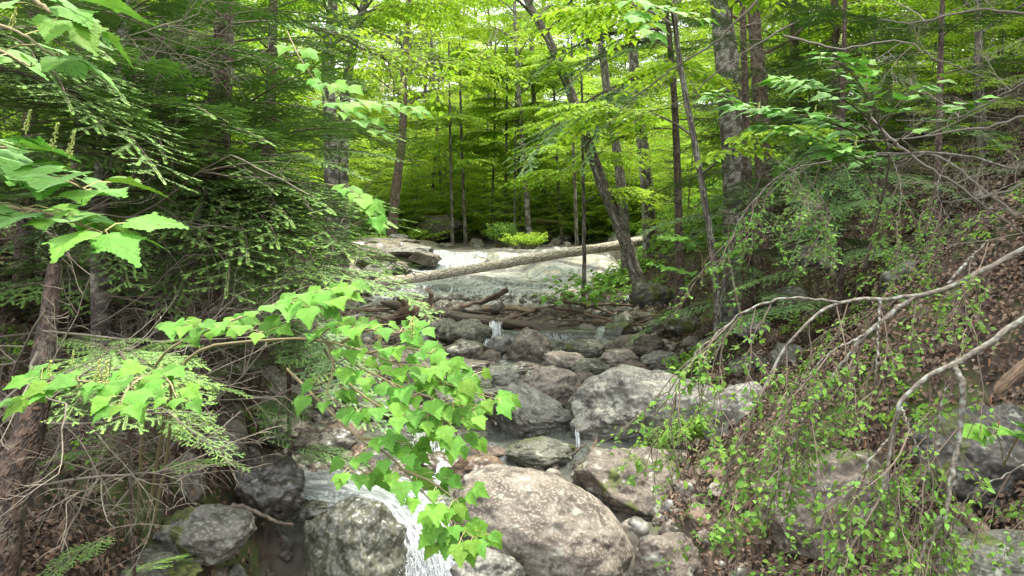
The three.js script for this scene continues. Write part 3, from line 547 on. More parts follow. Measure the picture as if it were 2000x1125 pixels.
// ------------------------------------------------------------------ broadleaf trees, built once per kind
function broadleaf(seed, o) {
  const rng = rngOf(seed), wood = new MB(), leaf = new MB();
  const Ht = o.H, wx = (rng() - 0.5) * 0.09 * Ht, wz = (rng() - 0.5) * 0.09 * Ht, P = [];
  const path = o.path || curve([V(0, -0.3, 0), V(wx * 0.2, Ht * 0.3, wz * 0.3), V(wx, Ht * 0.65, wz * 0.6), V(wx * 0.6, Ht, wz)], 26, 0.02, rng);
  wood.tube(path, (t) => o.r * (Math.max(0.07, 1 - 0.93 * t) + 0.55 * Math.exp(-t * Ht / 0.28)), o.sides || 9, [1, 1, 1], { around: Math.max(1, Math.round(o.r * 6.28 / 0.5)), along: 1 / 0.9, relief: (t, a, l) => 0.07 * n3(Math.cos(a) * 1.3 + seed, Math.sin(a) * 1.3, l * 1.4) });
  const at_ = (h) => { const f = clamp((h + 0.3) / (Ht + 0.3)) * (path.length - 1), i = Math.min(path.length - 2, Math.floor(f)); return path[i].clone().lerp(path[i + 1], f - i); };
  let az = rng() * 6.28;
  for (let k = 0; k < o.limbs; k++) {
    const u = (k + rng() * 0.7) / o.limbs, h = lerp(o.base, Ht * 0.97, u); az += 2.4 + (rng() - 0.5) * 0.8;
    const R = o.R * (0.45 + 0.75 * Math.sin(Math.PI * clamp(0.18 + u * 0.75))) * lerp(0.75, 1.2, rng()), rise = o.rise ?? lerp(0.12, 0.7, u), a0 = at_(h), dr = V(Math.cos(az), 0, Math.sin(az));
    const tip = a0.clone().addScaledVector(dr, R).add(V(0, R * rise, 0)), mid = a0.clone().addScaledVector(dr, R * 0.5).add(V(0, R * rise * 0.75, 0));
    const lim = curve([a0, mid, tip], 7, R * 0.05, rng);
    wood.tube(lim, (t) => lerp(o.r * lerp(0.38, 0.16, u), 0.006, t), 5, [1, 1, 1], { around: 1, along: 1 });
    const subs = o.subs;
    for (let s = 0; s < subs; s++) {
      const t = lerp(0.28, 1, (s + rng() * 0.6) / subs), i = Math.min(6, Math.floor(t * 7)), q = lim[i].clone().lerp(lim[i + 1], t * 7 - i), sg = s % 2 ? 1 : -1;
      const sd = dr.clone().applyAxisAngle(V(0, 1, 0), sg * lerp(0.5, 1.15, rng())).add(V(0, rise * 0.4 + (rng() - 0.5) * 0.3, 0)).normalize(), SL = R * lerp(0.25, 0.5, rng()) * (1.2 - 0.5 * t);
      const e = q.clone().addScaledVector(sd, SL); wood.tube([q, q.clone().lerp(e, 0.5).add(V(0, 0.04, 0)), e], (t2) => lerp(0.012, 0.004, t2), 3, [1, 1, 1]);
      const np = Math.max(2, Math.round(SL / (o.every || 0.22)));
      for (let w = 0; w < np; w++) {
        const tt = (w + 0.6) / np, pp = q.clone().lerp(e, tt), d2 = sd.clone().applyAxisAngle(V(0, 1, 0), (w % 2 ? 1 : -1) * lerp(0.3, 1.1, rng()) * (tt > 0.9 ? 0.3 : 1)); d2.y = d2.y * 0.4 + (rng() - 0.5) * 0.25; d2.normalize();
        spray(leaf, wood, pp, d2, lerp(0.3, 0.62, rng()) * (o.sprayLen || 1), rng, { ...o, wood: [0.7, 0.7, 0.7] });
      }
    }
  }
  return { wood: wood.geo(), leaf: leaf.geo() };
}
const KIND = {
  tall: [1, 2, 3].map((s) => broadleaf(500 + s, { H: 13 + s, r: 0.1 + 0.015 * s, base: 2.4, R: 3.1, limbs: 26, subs: 9, leaf: 0.125, gap: 0.056, sprayLen: 1.35, col: [LEAFCOL.spring, LEAFCOL.lime, LEAFCOL.spring][s - 1], every: 0.19 })),
  young: [1, 2, 3].map((s) => broadleaf(520 + s, { H: 5 + s, r: 0.03 + 0.007 * s, base: 0.5, R: 1.8, limbs: 26, subs: 7, leaf: 0.12, gap: 0.06, sprayLen: 1.3, rise: 0.22, col: [LEAFCOL.spring, LEAFCOL.spring, LEAFCOL.lime][s - 1], every: 0.18, sides: 7 })),
  bush: [1, 2, 3].map((s) => broadleaf(560 + s, { H: 1.7 + 0.3 * s, r: 0.018, base: 0.12, R: 1.15, limbs: 20, subs: 5, leaf: 0.1, gap: 0.045, rise: 0.3, col: [LEAFCOL.lime, LEAFCOL.spring, LEAFCOL.spring][s - 1], every: 0.2, sides: 6 })),
  loose: [1, 2].map((s) => broadleaf(540 + s, { H: 6 + s, r: 0.045, base: 0.8, R: 1.9, limbs: 22, subs: 7, leaf: 0.11, gap: 0.05, sprayLen: 1.3, rise: 0.2, col: LEAFCOL.spring, every: 0.2, sides: 7 })),
};
const made = [];
function plantTree(kind, v, p, turn, sc, name, label, group, bark) {
  const g = thing(name, p, label, 'tree', group); part('trunk', KIND[kind][v].wood, bark, g); part('crown', KIND[kind][v].leaf, M.leaf, g);
  g.rotation.y = turn; g.scale.setScalar(sc); made.push([p.x, p.z]); return g;
}
const clearOf = (x, z, r) => made.every(([a, b]) => Math.hypot(a - x, b - z) > r);
// traced trunks: a line of photograph points at one distance, carried on above the frame
function trunkTree(name, label, px, d, w, bark, o = {}) {
  const rng = rngOf(Math.round(px[0][0] + d * 7)), foot = footAt(px[0][0], d), g = thing(name, foot, label, 'tree', o.group);
  const pts = [foot.clone().add(V(0, -0.15, 0)), ...px.slice(1).map(([x, y, dd]) => at(x, y, dd || d))];
  const a = pts[pts.length - 2], b = pts[pts.length - 1], top = b.clone().addScaledVector(V(0, 0, 0).subVectors(b, a).normalize().lerp(V(0, 1, 0), 0.5), o.more ?? 5); pts.push(top);
  const path = curve(local(pts, foot), 44, 0.012, rng), r = w / 2 * d / FPX, m = new MB(), len = path[0].distanceTo(path[44]);
  m.tube(path, (t) => r * (lerp(1.05, 0.5, t) + 0.5 * Math.exp(-t * len / 0.3)), 16, [1, 1, 1], { around: Math.max(1, Math.round(r * 6.28 / 0.45)), along: 1.1, relief: (t, an, l) => 0.06 * n3(Math.cos(an) * 1.5 + d, Math.sin(an) * 1.5, l * 1.8) + 0.05 * n3(Math.cos(an) * 4, Math.sin(an) * 4, l * 5) });
  part('trunk', m.geo(), bark, g); made.push([foot.x, foot.z]);
  if (o.crown !== false) {
    const wb = new MB(), lb = new MB(), e = path[44];
    for (let k = 0; k < (o.limbs || 12); k++) {
      const t = lerp(o.from || 0.55, 1, (k + rng() * 0.5) / (o.limbs || 12)), q = path[Math.round(t * 44)], az = k * 2.4 + rng(), R = (o.R || 2.4) * lerp(0.7, 1.2, rng()), dr = V(Math.cos(az), 0, Math.sin(az));
      const lim = curve([q, q.clone().addScaledVector(dr, R * 0.5).add(V(0, R * 0.3, 0)), q.clone().addScaledVector(dr, R).add(V(0, R * 0.32, 0))], 6, R * 0.06, rng);
      wb.tube(lim, (t2) => lerp(Math.min(0.032, r * 0.35), 0.006, t2), 5, [1, 1, 1], { along: 1 });
      for (let s = 0; s < 26; s++) { const f = lerp(0.25, 1, (s + rng()) / 26) * 5.99, i = Math.floor(f), pp = lim[i].clone().lerp(lim[i + 1], f - i), d2 = dr.clone().applyAxisAngle(V(0, 1, 0), (s % 2 ? 1 : -1) * lerp(0.3, 1.3, rng())); d2.y = 0.15 * (rng() - 0.3); spray(lb, wb, pp, d2.normalize(), lerp(0.5, 1.1, rng()), rng, { leaf: 0.115, gap: 0.045, col: o.col || LEAFCOL.spring, wood: [0.7, 0.7, 0.7] }); }
    }
    part('limb', wb.geo(), bark, g); part('crown', lb.geo(), M.leaf, g);
  }
  return g;
}
trunkTree('leaning_maple', 'slim dark tree leaning left across the stream from its mossy foot', [[1268, 545], [1215, 455], [1175, 355], [1138, 250], [1108, 165], [1068, 70], [1030, 0]], 14.4, 25, M.maple, { R: 1.8, more: 4, limbs: 7, from: 0.72 });
trunkTree('forest_tree', 'dark upright trunk close behind the leaning maple', [[1228, 470], [1212, 350], [1188, 190], [1165, 0]], 17, 21, M.maple, { limbs: 7, from: 0.68 });
trunkTree('forest_tree', 'grey lichened trunk right of the leaning maple', [[1272, 500], [1262, 350], [1245, 200], [1228, 0]], 18, 27, M.birch, { limbs: 7, from: 0.7 });
trunkTree('yellow_birch', 'thickest trunk, patchy pale and dark birch bark', [[1446, 480], [1440, 380], [1428, 200], [1408, 0]], 11.5, 62, M.birch, { more: 6, R: 3, limbs: 9, from: 0.72 });
trunkTree('forest_tree', 'brown trunk directly right of the thick birch', [[1492, 440], [1490, 300], [1482, 150], [1470, 0]], 13, 36, M.fir, { limbs: 6 });
trunkTree('forest_tree', 'thin straight trunk high on the right slope', [[1916, 300], [1914, 200], [1912, 100], [1910, 0]], 11, 18, M.maple, { limbs: 5 });
trunkTree('forest_tree', 'tall pale birch trunk at upper left beyond the fir', [[648, 430], [645, 250], [640, 120], [650, 0]], 15, 30, M.birch, { R: 2.4 });
trunkTree('forest_tree', 'grey trunk slanting right beside the pale birch', [[668, 420], [674, 200], [690, 90], [712, 0]], 16.5, 22, M.birch, {});
trunkTree('forest_tree', 'reddish broken-barked trunk at the left head of the slab', [[764, 445], [770, 400], [778, 330], [786, 270], [790, 120], [800, 0]], 24, 20, M.fir, { col: LEAFCOL.lime });
trunkTree('forest_tree', 'pale slim trunk behind the bright bush', [[1036, 440], [1028, 380], [1022, 300], [1012, 160], [1005, 0]], 25, 11, M.birch, { col: LEAFCOL.lime, R: 1.8 });
trunkTree('forest_tree', 'whitish trunk in the right-hand wood behind maple leaves', [[1738, 280], [1736, 200], [1732, 0]], 20, 18, M.birch, { limbs: 5 });
trunkTree('forest_tree', 'second whitish trunk deeper in the right-hand wood', [[1788, 270], [1786, 180], [1780, 0]], 23, 18, M.birch, { limbs: 5 });
trunkTree('forest_tree', 'tilted dark trunk in the wood left of the bright bush', [[872, 440], [860, 340], [850, 200], [838, 0]], 30, 8, M.maple, { R: 1.8, col: LEAFCOL.lime });
trunkTree('forest_tree', 'grey trunk in the shade right of the bright bush', [[1080, 425], [1060, 360], [1046, 250], [1036, 0]], 27, 12, M.maple, { R: 1.8 });
const ORD = ['leftmost', 'second', 'third', 'fourth', 'fifth', 'sixth', 'seventh', 'eighth', 'ninth', 'tenth', 'eleventh', 'twelfth', 'thirteenth', 'fourteenth', 'fifteenth'], nth = (xs, x) => { const k = [...xs].sort((a, b) => a - b).indexOf(x); return k === xs.length - 1 ? 'rightmost' : ORD[k] + (k ? ' from the left' : ''); };
for (const [x, w, d, lean] of [[885, 6, 25.5, -4], [910, 7, 26, -6], [958, 5, 27, 5], [985, 6, 26.5, 3], [1004, 5, 25.5, 2], [1018, 6, 26.5, -4], [940, 5, 31, 8], [1100, 8, 26, -10], [835, 7, 29, 12], [1128, 7, 24, -6]])
  trunkTree('slender_sapling', nth([885, 910, 958, 985, 1004, 1018, 940, 1100, 835, 1128], x) + ' of the slender bare-stemmed saplings above the slab', [[x, 440], [x + lean, 350], [x + lean * 1.6, 230]], d, w, M.maple, { R: 1.3, limbs: 8, from: 0.35, more: 2.5, col: LEAFCOL.spring, group: 'slender saplings above the slab' });
trunkTree('dark_sapling', 'black thin sapling in front of the slab at its right', [[1140, 556], [1141, 450], [1139, 340], [1137, 250]], 14.6, 8, M.maple, { R: 0.9, limbs: 7, from: 0.35, more: 1 });
// two-stemmed sapling in front of the thick birch
{
  const g = trunkTree('forked_sapling', 'thin forked sapling on the bank left of the drooping twigs', [[1406, 650], [1398, 560], [1378, 400], [1345, 220], [1322, 80], [1318, 0]], 9.3, 15, M.maple, { R: 1.2, limbs: 7, from: 0.35, more: 1.5 });
  const m = new MB(); m.tube(curve(local([at(1404, 600, 9.3), at(1425, 510, 9.25), at(1455, 420, 9.1), at(1490, 340, 9)], g.position), 14), (t) => lerp(0.04, 0.012, t), 8, [1, 1, 1], { along: 1.1 });
  part('stem', m.geo(), M.maple, g);
}
// the wood behind, to the horizon
{
  const rng = rngOf(91);
  const inStream = (x, d) => bankOf(x, d)[1] < 0.6;
  for (let k = 0, n = 0; k < 1500 && n < 56; k++) {
    const d = lerp(19, 66, rng() ** 0.8), x = (rng() - 0.5) * 1.5 * d, z = -d;
    if (inStream(x, d) && d < 38 || !clearOf(x, z, 2.6) || (x > -6 && x < 8.5 && d < 31) || (Math.abs(x) < 6 && d < 44)) continue;
    n++; const right = x > 4;
    plantTree('tall', Math.floor(rng() * 3), onGround(x, z, 0.1), rng() * 6.28, lerp(0.8, 1.15, rng()), 'wood_tree', 'tall leafy tree of the wood behind the slab', 'tall trees of the wood behind', rng() < 0.45 ? M.birch : M.maple);
  }
  for (let k = 0, n = 0; k < 3000 && n < 66; k++) {
    const d = lerp(17, 42, rng()), x = (rng() - 0.5) * (rng() < 0.5 ? 0.6 : 1.42) * d, z = -d;
    if (inStream(x, d) && d < 30 || slabIn(x, d) > 0 || !clearOf(x, z, 1.2) || (x > -7 && x < 7 && d < 33)) continue;
    n++; plantTree(Math.abs(x) > 9 && rng() < 0.5 ? 'loose' : 'young', Math.floor(rng() * 2.99) % (Math.abs(x) > 9 ? 2 : 3), onGround(x, z, 0.05), rng() * 6.28, lerp(0.6, 1.1, rng()), 'young_tree', 'young bushy tree of the understorey around the slab', 'understorey of the wood behind', M.maple);
  }
  for (const [x, d] of [[-6, 47], [-2.5, 46], [1.5, 47], [5, 45.5], [-4, 53], [0, 54], [4, 52], [7.5, 50], [-4.5, 39], [-0.5, 41.5], [3.5, 39]]) plantTree('tall', (x + 9) % 3 | 0, onGround(x, -d, 0.1), x, 1.1, 'wood_tree', 'tall leafy tree of the wood behind the slab', 'tall trees of the wood behind', M.maple);
  // the thicket that closes the view above the slab
  for (let k = 0; k < 24; k++) {
    const row = k % 4, d = 33 + row * 2.4 + rng() * 2, x = lerp(-7.5, 7.5, (Math.floor(k / 4) + rng()) / 6);
    plantTree('young', Math.floor(rng() * 3), onGround(x, -d, 0.05), rng() * 6.28, lerp(0.55, 0.95, rng()), 'thicket_tree', 'young leafy tree in the thicket beyond the slab head', 'thicket beyond the slab head', M.maple);
  }
  for (let k = 0, n = 0; k < 600 && n < 70; k++) {
    const d = lerp(24.6, 37, rng()), x = lerp(-9, 9, rng()); if (slabIn(x, d) > 0 || (bankOf(x, d)[1] < 0 && d < 30)) continue;
    n++; plantTree('bush', Math.floor(rng() * 3), onGround(x, -d, 0.03), rng() * 6.28, lerp(0.6, 1.15, rng()), 'leafy_bush', 'low leafy bush on the forest floor beyond the slab', 'leafy bushes beyond the slab', M.maple);
  }
  for (let k = 0; k < 16; k++) { const x = lerp(-6, 5.5, (k + rng()) / 16), d = lerp(26.3, 27.8, rng()); plantTree('bush', k % 3, onGround(x, -d, 0.03), rng() * 6.28, lerp(0.45, 0.75, rng()), 'leafy_bush', 'low leafy bush on the forest floor beyond the slab', 'leafy bushes beyond the slab', M.maple); }
  for (const [x, d, s, v] of [[-4.4, 26, 0.45, 0], [-3.2, 27, 0.4, 1], [-2.6, 28.5, 0.55, 2], [-0.6, 27.2, 0.4, 2], [0.5, 26.3, 0.42, 0], [1.5, 26.8, 0.5, 2], [2.6, 25.8, 0.45, 1], [3.6, 24.6, 0.5, 2], [4.8, 23.5, 0.5, 0], [-5.6, 24, 0.5, 2], [4.4, 21.4, 0.42, 1], [-1.7, 29.5, 0.6, 1], [0.9, 29, 0.6, 0], [3.2, 28, 0.6, 2], [-4.6, 28.6, 0.6, 1], [5.8, 26.4, 0.6, 0]])
    plantTree('young', v, onGround(x, -d, 0.05), x * 5, s, 'shrubby_tree', nth([-4.4, -3.2, -2.6, -0.6, 0.5, 1.5, 2.6, 3.6, 4.8, -5.6, 4.4, -1.7, 0.9, 3.2, -4.6, 5.8], x) + ' of the low bright saplings at the slab edge', 'low saplings around the slab edge', M.maple);
  // understorey on the two banks nearer by, and the big trees that shade the banks
  for (const [x, d, s, kd, v] of [[5.6, 14.5, 0.7, 'loose', 0], [7.4, 16, 0.9, 'loose', 1], [9.5, 13.5, 0.8, 'young', 1], [6.8, 19, 0.9, 'young', 0], [-6.2, 12.5, 0.9, 'loose', 1], [-7.5, 15.5, 1, 'young', 1], [-5.4, 17, 0.7, 'young', 0], [8.8, 10.5, 0.75, 'loose', 0], [3.9, 17.2, 0.5, 'young', 1], [8, 12, 0.5, 'young', 1], [9.4, 15, 0.7, 'young', 0], [7, 13.2, 0.4, 'loose', 0], [10.5, 12, 0.6, 'young', 2], [6.3, 10.6, 0.3, 'loose', 1], [12, 15, 0.9, 'young', 0]])
    plantTree(kd, v, onGround(x, -d, 0.05), x * 3, s, 'young_tree', x < 0 ? 'young tree behind the firs of the left bank' : 'young tree on the slope of the right bank', x < 0 ? 'young trees on the left bank' : 'young trees on the right bank', M.maple);
  for (const [x, d] of [[8, 5], [11, 9], [-10, 8], [12.5, 14], [-11, 13]])
    plantTree('tall', Math.abs(Math.round(x)) % 3, onGround(x, -d, 0.1), x, 1, 'bank_tree', x < 0 ? 'tall tree whose crown shades the left bank' : 'tall tree whose crown shades the right bank', x < 0 ? 'trees shading the left bank' : 'trees shading the right bank', M.maple);
}
// ------------------------------------------------------------------ firs: boughs built once, then copied
function boughKind(seed, o = {}) {
  const rng = rngOf(seed), wood = new MB(), need = new MB(), tips = new MB(), L = 1.6;
  const col = o.col || [0.15, 0.275, 0.065], tipc = [0.18, 0.335, 0.05];
  const axis = (t) => V(t * L, 0.12 * Math.sin(t * 2.2) - 0.34 * t * t * (o.droop ?? 1), 0.06 * Math.sin(t * 5 + seed));
  const bare = o.bare ?? 0.12;
  const pts = []; for (let k = 0; k <= 14; k++) pts.push(axis(k / 14));
  wood.tube(pts, (t) => lerp(0.013, 0.003, t), 5, [0.09, 0.066, 0.045]);
  const needles = (a, b, fresh) => {
    const d = V(0, 0, 0).subVectors(b, a), len = d.length(); d.normalize(); const s = V(0, 0, 0).crossVectors(d, V(0, 1, 0)).normalize(), n = Math.round(len / 0.0038);
    for (let k = 0; k < n; k++) for (const sg of [-1, 1]) {
      const t = (k + rng() * 0.8) / n, q = a.clone().lerp(b, t), e = 1 - 0.35 * Math.abs(2 * t - 1) ** 3, nl = (fresh ? 0.015 : 0.019) * lerp(0.75, 1.15, rng()) * e;
      const dd = V(0, 0, 0).addScaledVector(s, sg).addScaledVector(d, 0.55 + rng() * 0.4).add(V(0, (rng() - 0.3) * 0.7, 0)).normalize();
      const w = d.clone().multiplyScalar(fresh ? 0.0032 : 0.003), f = lerp(0.65, 1.35, rng()), c = (fresh ? tipc : col).map((x) => x * f), mb = fresh ? tips : need;
      mb.tri(mb.v(q.x - w.x, q.y - w.y, q.z - w.z, c), mb.v(q.x + w.x, q.y + w.y, q.z + w.z, c), mb.v(q.x + dd.x * nl, q.y + dd.y * nl, q.z + dd.z * nl, c));
    }
  };
  const twig = (a, dir, len, depth) => {
    const b = a.clone().addScaledVector(dir, len).add(V(0, -0.12 * len, 0)), fresh = Math.min(0.065, len * 0.45), m = a.clone().lerp(b, 1 - fresh / len);
    wood.tube([a, m, b], (t) => lerp(0.0026, 0.001, t) * (depth ? 0.7 : 1), 3, [0.06, 0.055, 0.03]);
    needles(a, m, false); needles(m, b, rng() < (o.fresh ?? 0.7));
    if (!depth) { const n = Math.floor(len / 0.05); for (let k = 1; k <= n; k++) { const t = k / (n + 1), q = a.clone().lerp(b, t), d2 = dir.clone().applyAxisAngle(V(0, 1, 0), (k % 2 ? 1 : -1) * lerp(0.6, 0.95, rng())).add(V(0, (rng() - 0.5) * 0.25, 0)).normalize(); twig(q, d2, len * 0.42 * (1 - 0.6 * t) * lerp(0.7, 1.2, rng()) + 0.02, 1); } }
  };
  const N = 28;
  for (let k = 0; k < N; k++) {
    const t = lerp(bare, 1, (k + 0.5) / N), q = axis(t), sg = k % 2 ? 1 : -1, ln = (0.16 + 0.42 * (1 - t) ** 0.8) * lerp(0.75, 1.15, rng()) * smooth(0, 0.22, t - bare + 0.08);
    const dr = V(1, 0, 0).applyAxisAngle(V(0, 1, 0), sg * lerp(0.65, 1.05, rng())); dr.y = (rng() - 0.5) * 0.2 - 0.05; twig(q, dr.normalize(), Math.max(0.07, ln), 0);
  }
  needles(axis(bare), axis(0.6), false); needles(axis(0.6), axis(0.95), false); needles(axis(0.95), axis(1.01), true);
  return { wood: wood.geo(), need: need.geo(), tips: tips.geo() };
}
const BOUGH = [boughKind(1), boughKind(2, { droop: 1.3 }), boughKind(3, { bare: 0.25, fresh: 0.6 }), boughKind(4, { droop: 0.7, fresh: 0.85 })];
const LUSH = [boughKind(7, { fresh: 0.95 }), boughKind(8, { fresh: 0.9, droop: 1.3 })];
const SPRUCE_AND_SHADE = [boughKind(5, { col: [0.125, 0.245, 0.07], fresh: 0.4 }), boughKind(6, { col: [0.125, 0.245, 0.07], droop: 1.5, fresh: 0.4 })];  // deep-green spruce and hemlock needles; on some firs the darker copy stands for shade
function bough(parent, p, az, pitch, s, kind, roll = 0) {
  const b = part('branch', kind.wood, M.twig, parent); b.position.copy(p); b.rotation.set(0, 0, 0); b.rotateY(az); b.rotateZ(pitch); b.rotateX(roll); b.scale.setScalar(s);
  part('needles', kind.need, M.needle, b); part('new_growth', kind.tips, M.needle, b); return b;
}
// dead, needleless branches: forked grey twigs
function deadKind(seed, L = 1.5) {
  const rng = rngOf(seed), m = new MB();
  const grow = (p, d, len, r, lev) => {
    const n = 6, pts = [p.clone()], q = p.clone(), dd = d.clone();
    for (let k = 0; k < n; k++) { dd.add(V((rng() - 0.5) * 0.3, (rng() - 0.5) * 0.3 - 0.05 * lev + 0.05, (rng() - 0.5) * 0.3)).normalize(); q.addScaledVector(dd, len / n); pts.push(q.clone()); if (lev < 3 && k > 0) for (let j = 0; j < (lev ? 1 : 2); j++) if (rng() < 0.85) grow(q, dd.clone().applyAxisAngle(V(rng() - 0.5, 1, rng() - 0.5).normalize(), (rng() < 0.5 ? 1 : -1) * lerp(0.5, 1.1, rng())), len * lerp(0.3, 0.55, rng()), r * 0.5, lev + 1); }
    const g = lerp(0.75, 1.2, rng()); m.tube(pts, (t) => r * lerp(1, 0.35, t), lev > 1 ? 3 : 5, [0.15 * g, 0.125 * g, 0.095 * g]);
  };
  grow(V(0, 0, 0), V(1, 0, 0), L, 0.011, 0); return m.geo();
}
const DEAD = [1, 2, 3, 4, 5].map((s) => deadKind(700 + s));
function dead(parent, p, az, pitch, s, k) { const b = part('dead_branch', DEAD[k % 5], M.twig, parent); b.position.copy(p); b.rotateY(az); b.rotateZ(pitch); b.rotateX(k * 1.7); b.scale.setScalar(s); return b; }
function fir(label, px, d, w, o = {}) {
  const foot = footAt(px[0][0], d, 0.12), rng = rngOf(Math.round(px[0][0] * 3 + d * 11)), g = thing(o.name || 'fir_tree', foot, label, 'tree', o.group);
  const pts = [V(0, -0.1, 0), ...px.slice(1).map(([x, y]) => at(x, y, d).sub(foot))], a = pts[pts.length - 2], b = pts[pts.length - 1];
  pts.push(b.clone().addScaledVector(V(0, 0, 0).subVectors(b, a).normalize().lerp(V(0, 1, 0), 0.6).normalize(), o.more ?? 3.5));
  const path = curve(pts, 40, 0.008, rng), r = w / 2 * d / FPX, m = new MB();
  m.tube(path, (t) => r * (lerp(1.05, 0.35, t) + 0.55 * Math.exp(-t * 22)), 20, [1, 1, 1], { around: Math.max(1, Math.round(r * 6.28 / 0.4)), along: 1.3, relief: (t, an, l) => 0.05 * n3(Math.cos(an) * 2 + d, Math.sin(an) * 2, l * 2) + 0.05 * n3(Math.cos(an) * 6, Math.sin(an) * 6, l * 9) });
  part('trunk', m.geo(), o.bark || M.fir, g); made.push([foot.x, foot.z]);
  const kinds = o.spruce ? SPRUCE_AND_SHADE : BOUGH, len = path[40].y;
  let az = rng() * 6.28;
  for (let y = o.from ?? 1.2; y < len; y += o.gap ?? 0.16) {
    const q = path[Math.min(40, Math.round(y / len * 40))]; az += 2.4 + rng() * 0.5;
    if (o.avoid && Math.cos(az - o.avoid) > 0.6) continue;
    bough(g, q, az, lerp(-0.1, 0.22, y / len) + (rng() - 0.5) * 0.25, (o.size || 1) * lerp(0.75, 1.15, rng()) * (1.1 - 0.45 * y / len), kinds[Math.floor(rng() * kinds.length)], (rng() - 0.5) * 0.5);
  }
  for (let k = 0; k < (o.dead || 0); k++) { const y = lerp(0.15, o.deadTop || 1.6, rng()), q = path[Math.max(0, Math.min(40, Math.round(y / len * 40)))]; dead(g, q, rng() * 6.28, -0.15 + (rng() - 0.6) * 0.6, lerp(0.6, 1.15, rng()), k); }
  // boughs seen one by one in the photograph: from the trunk towards a point
  for (const [tx, ty, td, ly, s, kd] of o.aim || []) {
    const tip = at(tx, ty, td).sub(foot), q = path[Math.min(40, Math.max(0, Math.round((tip.y + (ly || 0.2)) / len * 40)))], v = tip.clone().sub(q), L = v.length();
    bough(g, q, Math.atan2(-v.z, v.x), Math.asin(clamp(v.y / L, -1, 1)) + 0.13, (L / 1.6) * (s || 1), o.spruce ? kinds[(kd || 0) % kinds.length] : kd === 2 ? BOUGH[2] : LUSH[kd === 3 ? 0 : 1]);
  }
  return g;
}
fir('old fir with reddish flaking trunk, bright boughs reaching over the stream', [[398, 590], [402, 480], [416, 350], [430, 200], [436, 90], [440, 0]], 6.4, 66, { from: 0.75, gap: 0.13, dead: 9, deadTop: 1.0, size: 1.05, aim: [[380, 470, 4.8, 0.4, 1, 3], [450, 525, 4.7, 0.4, 1, 0], [530, 470, 4.8, 0.4, 1, 3], [600, 520, 4.9, 0.4, 1, 0], [560, 430, 4.9, 0.35, 1, 3], [690, 455, 5.0, 0.35, 1, 0], [640, 405, 5.0, 0.3, 1, 3], [760, 430, 5.2, 0.35, 1, 3], [640, 500, 5.0, 0.35, 1, 0], [700, 380, 5.6, 0.3, 1, 3], [470, 500, 4.7, 0.5, 1, 3], [560, 315, 5.2, 0.3, 1, 0], [700, 250, 5.6, 0.3, 1, 2], [330, 640, 4.8, 0.4, 0.8, 2], [650, 110, 5.4, 0.2, 1, 3], [560, 640, 5.6, 0.5, 1, 1], [250, 330, 5.0, 0.2, 1, 1]] });
fir('grey-barked fir at the left with boughs across the upper corner', [[190, 640], [196, 420], [205, 300], [225, 150], [240, 60], [246, 0]], 5.6, 34, { from: 0.9, gap: 0.13, dead: 10, deadTop: 1.1, size: 0.95, bark: M.birch, aim: [[400, 215, 4.1, 0.3, 1, 3], [330, 265, 4.2, 0.3, 1, 0], [520, 270, 4.6, 0.3, 1, 3], [120, 250, 4.0, 0.25, 1, 0], [300, 120, 4.2, 0.2, 1, 2], [60, 170, 4.0, 0.2, 1, 1], [540, 330, 4.7, 0.4, 1, 0]] });
fir('near fir at the left edge whose boughs cross the maple leaves', [[-70, 560], [-66, 420], [-60, 250], [-52, 60], [-48, 0]], 4.3, 40, { from: 1.6, gap: 0.2, dead: 6, size: 0.8, more: 2, aim: [[205, 105, 3.4, 0.2, 1, 3], [330, 300, 3.7, 0.3, 1, 0], [190, 245, 3.5, 0.25, 1, 3], [150, 165, 3.4, 0.2, 1, 0], [60, 120, 3.4, 0.2, 1, 3], [240, 190, 3.8, 0.25, 1, 3]] });
fir('thin fir between the two larger firs', [[306, 600], [308, 430], [315, 250], [318, 0]], 7.4, 26, { from: 0.7, gap: 0.17, dead: 10, size: 1 });
fir('fir at the far left edge behind the leaning dead tree', [[40, 560], [52, 400], [60, 200], [66, 0]], 7.0, 36, { from: 0.8, gap: 0.16, dead: 10, size: 1.1, spruce: true });  // a fir: the spruce option only paints shade into its needles
fir('fir close behind the reddish trunk', [[520, 520], [524, 350], [530, 150], [534, 0]], 9.2, 30, { from: 0.4, gap: 0.17, size: 1.25, dead: 4 });
fir('fir deep in the left bank wood', [[150, 520], [155, 300], [160, 0]], 9.8, 34, { from: 0.5, gap: 0.2, size: 1.4, spruce: true });  // shade of the bank wood put into this fir by darker needles
fir('fir standing behind the whole left bank', [[350, 500], [352, 250], [356, 0]], 11.5, 34, { from: 0.5, gap: 0.22, size: 1.6, spruce: true });  // fir set back in shade, painted with the darker needle copy
fir('slim hemlock with drooping sprays beside the thick birch', [[1462, 560], [1460, 420], [1458, 250], [1450, 0]], 10.3, 22, { from: 0.25, gap: 0.17, size: 0.85, spruce: true, more: 2, name: 'hemlock_tree', aim: [[1340, 470, 9.6, 0.3, 1, 0], [1560, 520, 9.8, 0.3, 1, 1], [1600, 460, 9.8, 0.3, 1, 1], [1480, 400, 9.2, 0.4, 1, 0], [1520, 450, 9.3, 0.4, 1, 1], [1420, 520, 9.3, 0.4, 1, 0], [1390, 400, 9.4, 0.3, 1, 1]] });
fir('drooping hemlock on the slope above the birch limb', [[1640, 460], [1642, 380], [1646, 200], [1650, 0]], 8.3, 16, { from: 0.1, gap: 0.14, size: 0.8, spruce: true, more: 1.5, name: 'hemlock_tree', aim: [[1520, 340, 7.6, 0.3, 1, 1], [1560, 420, 7.6, 0.4, 1, 0], [1600, 480, 7.5, 0.4, 1, 1], [1720, 430, 7.6, 0.4, 1, 0], [1780, 360, 7.8, 0.3, 1, 1]] });
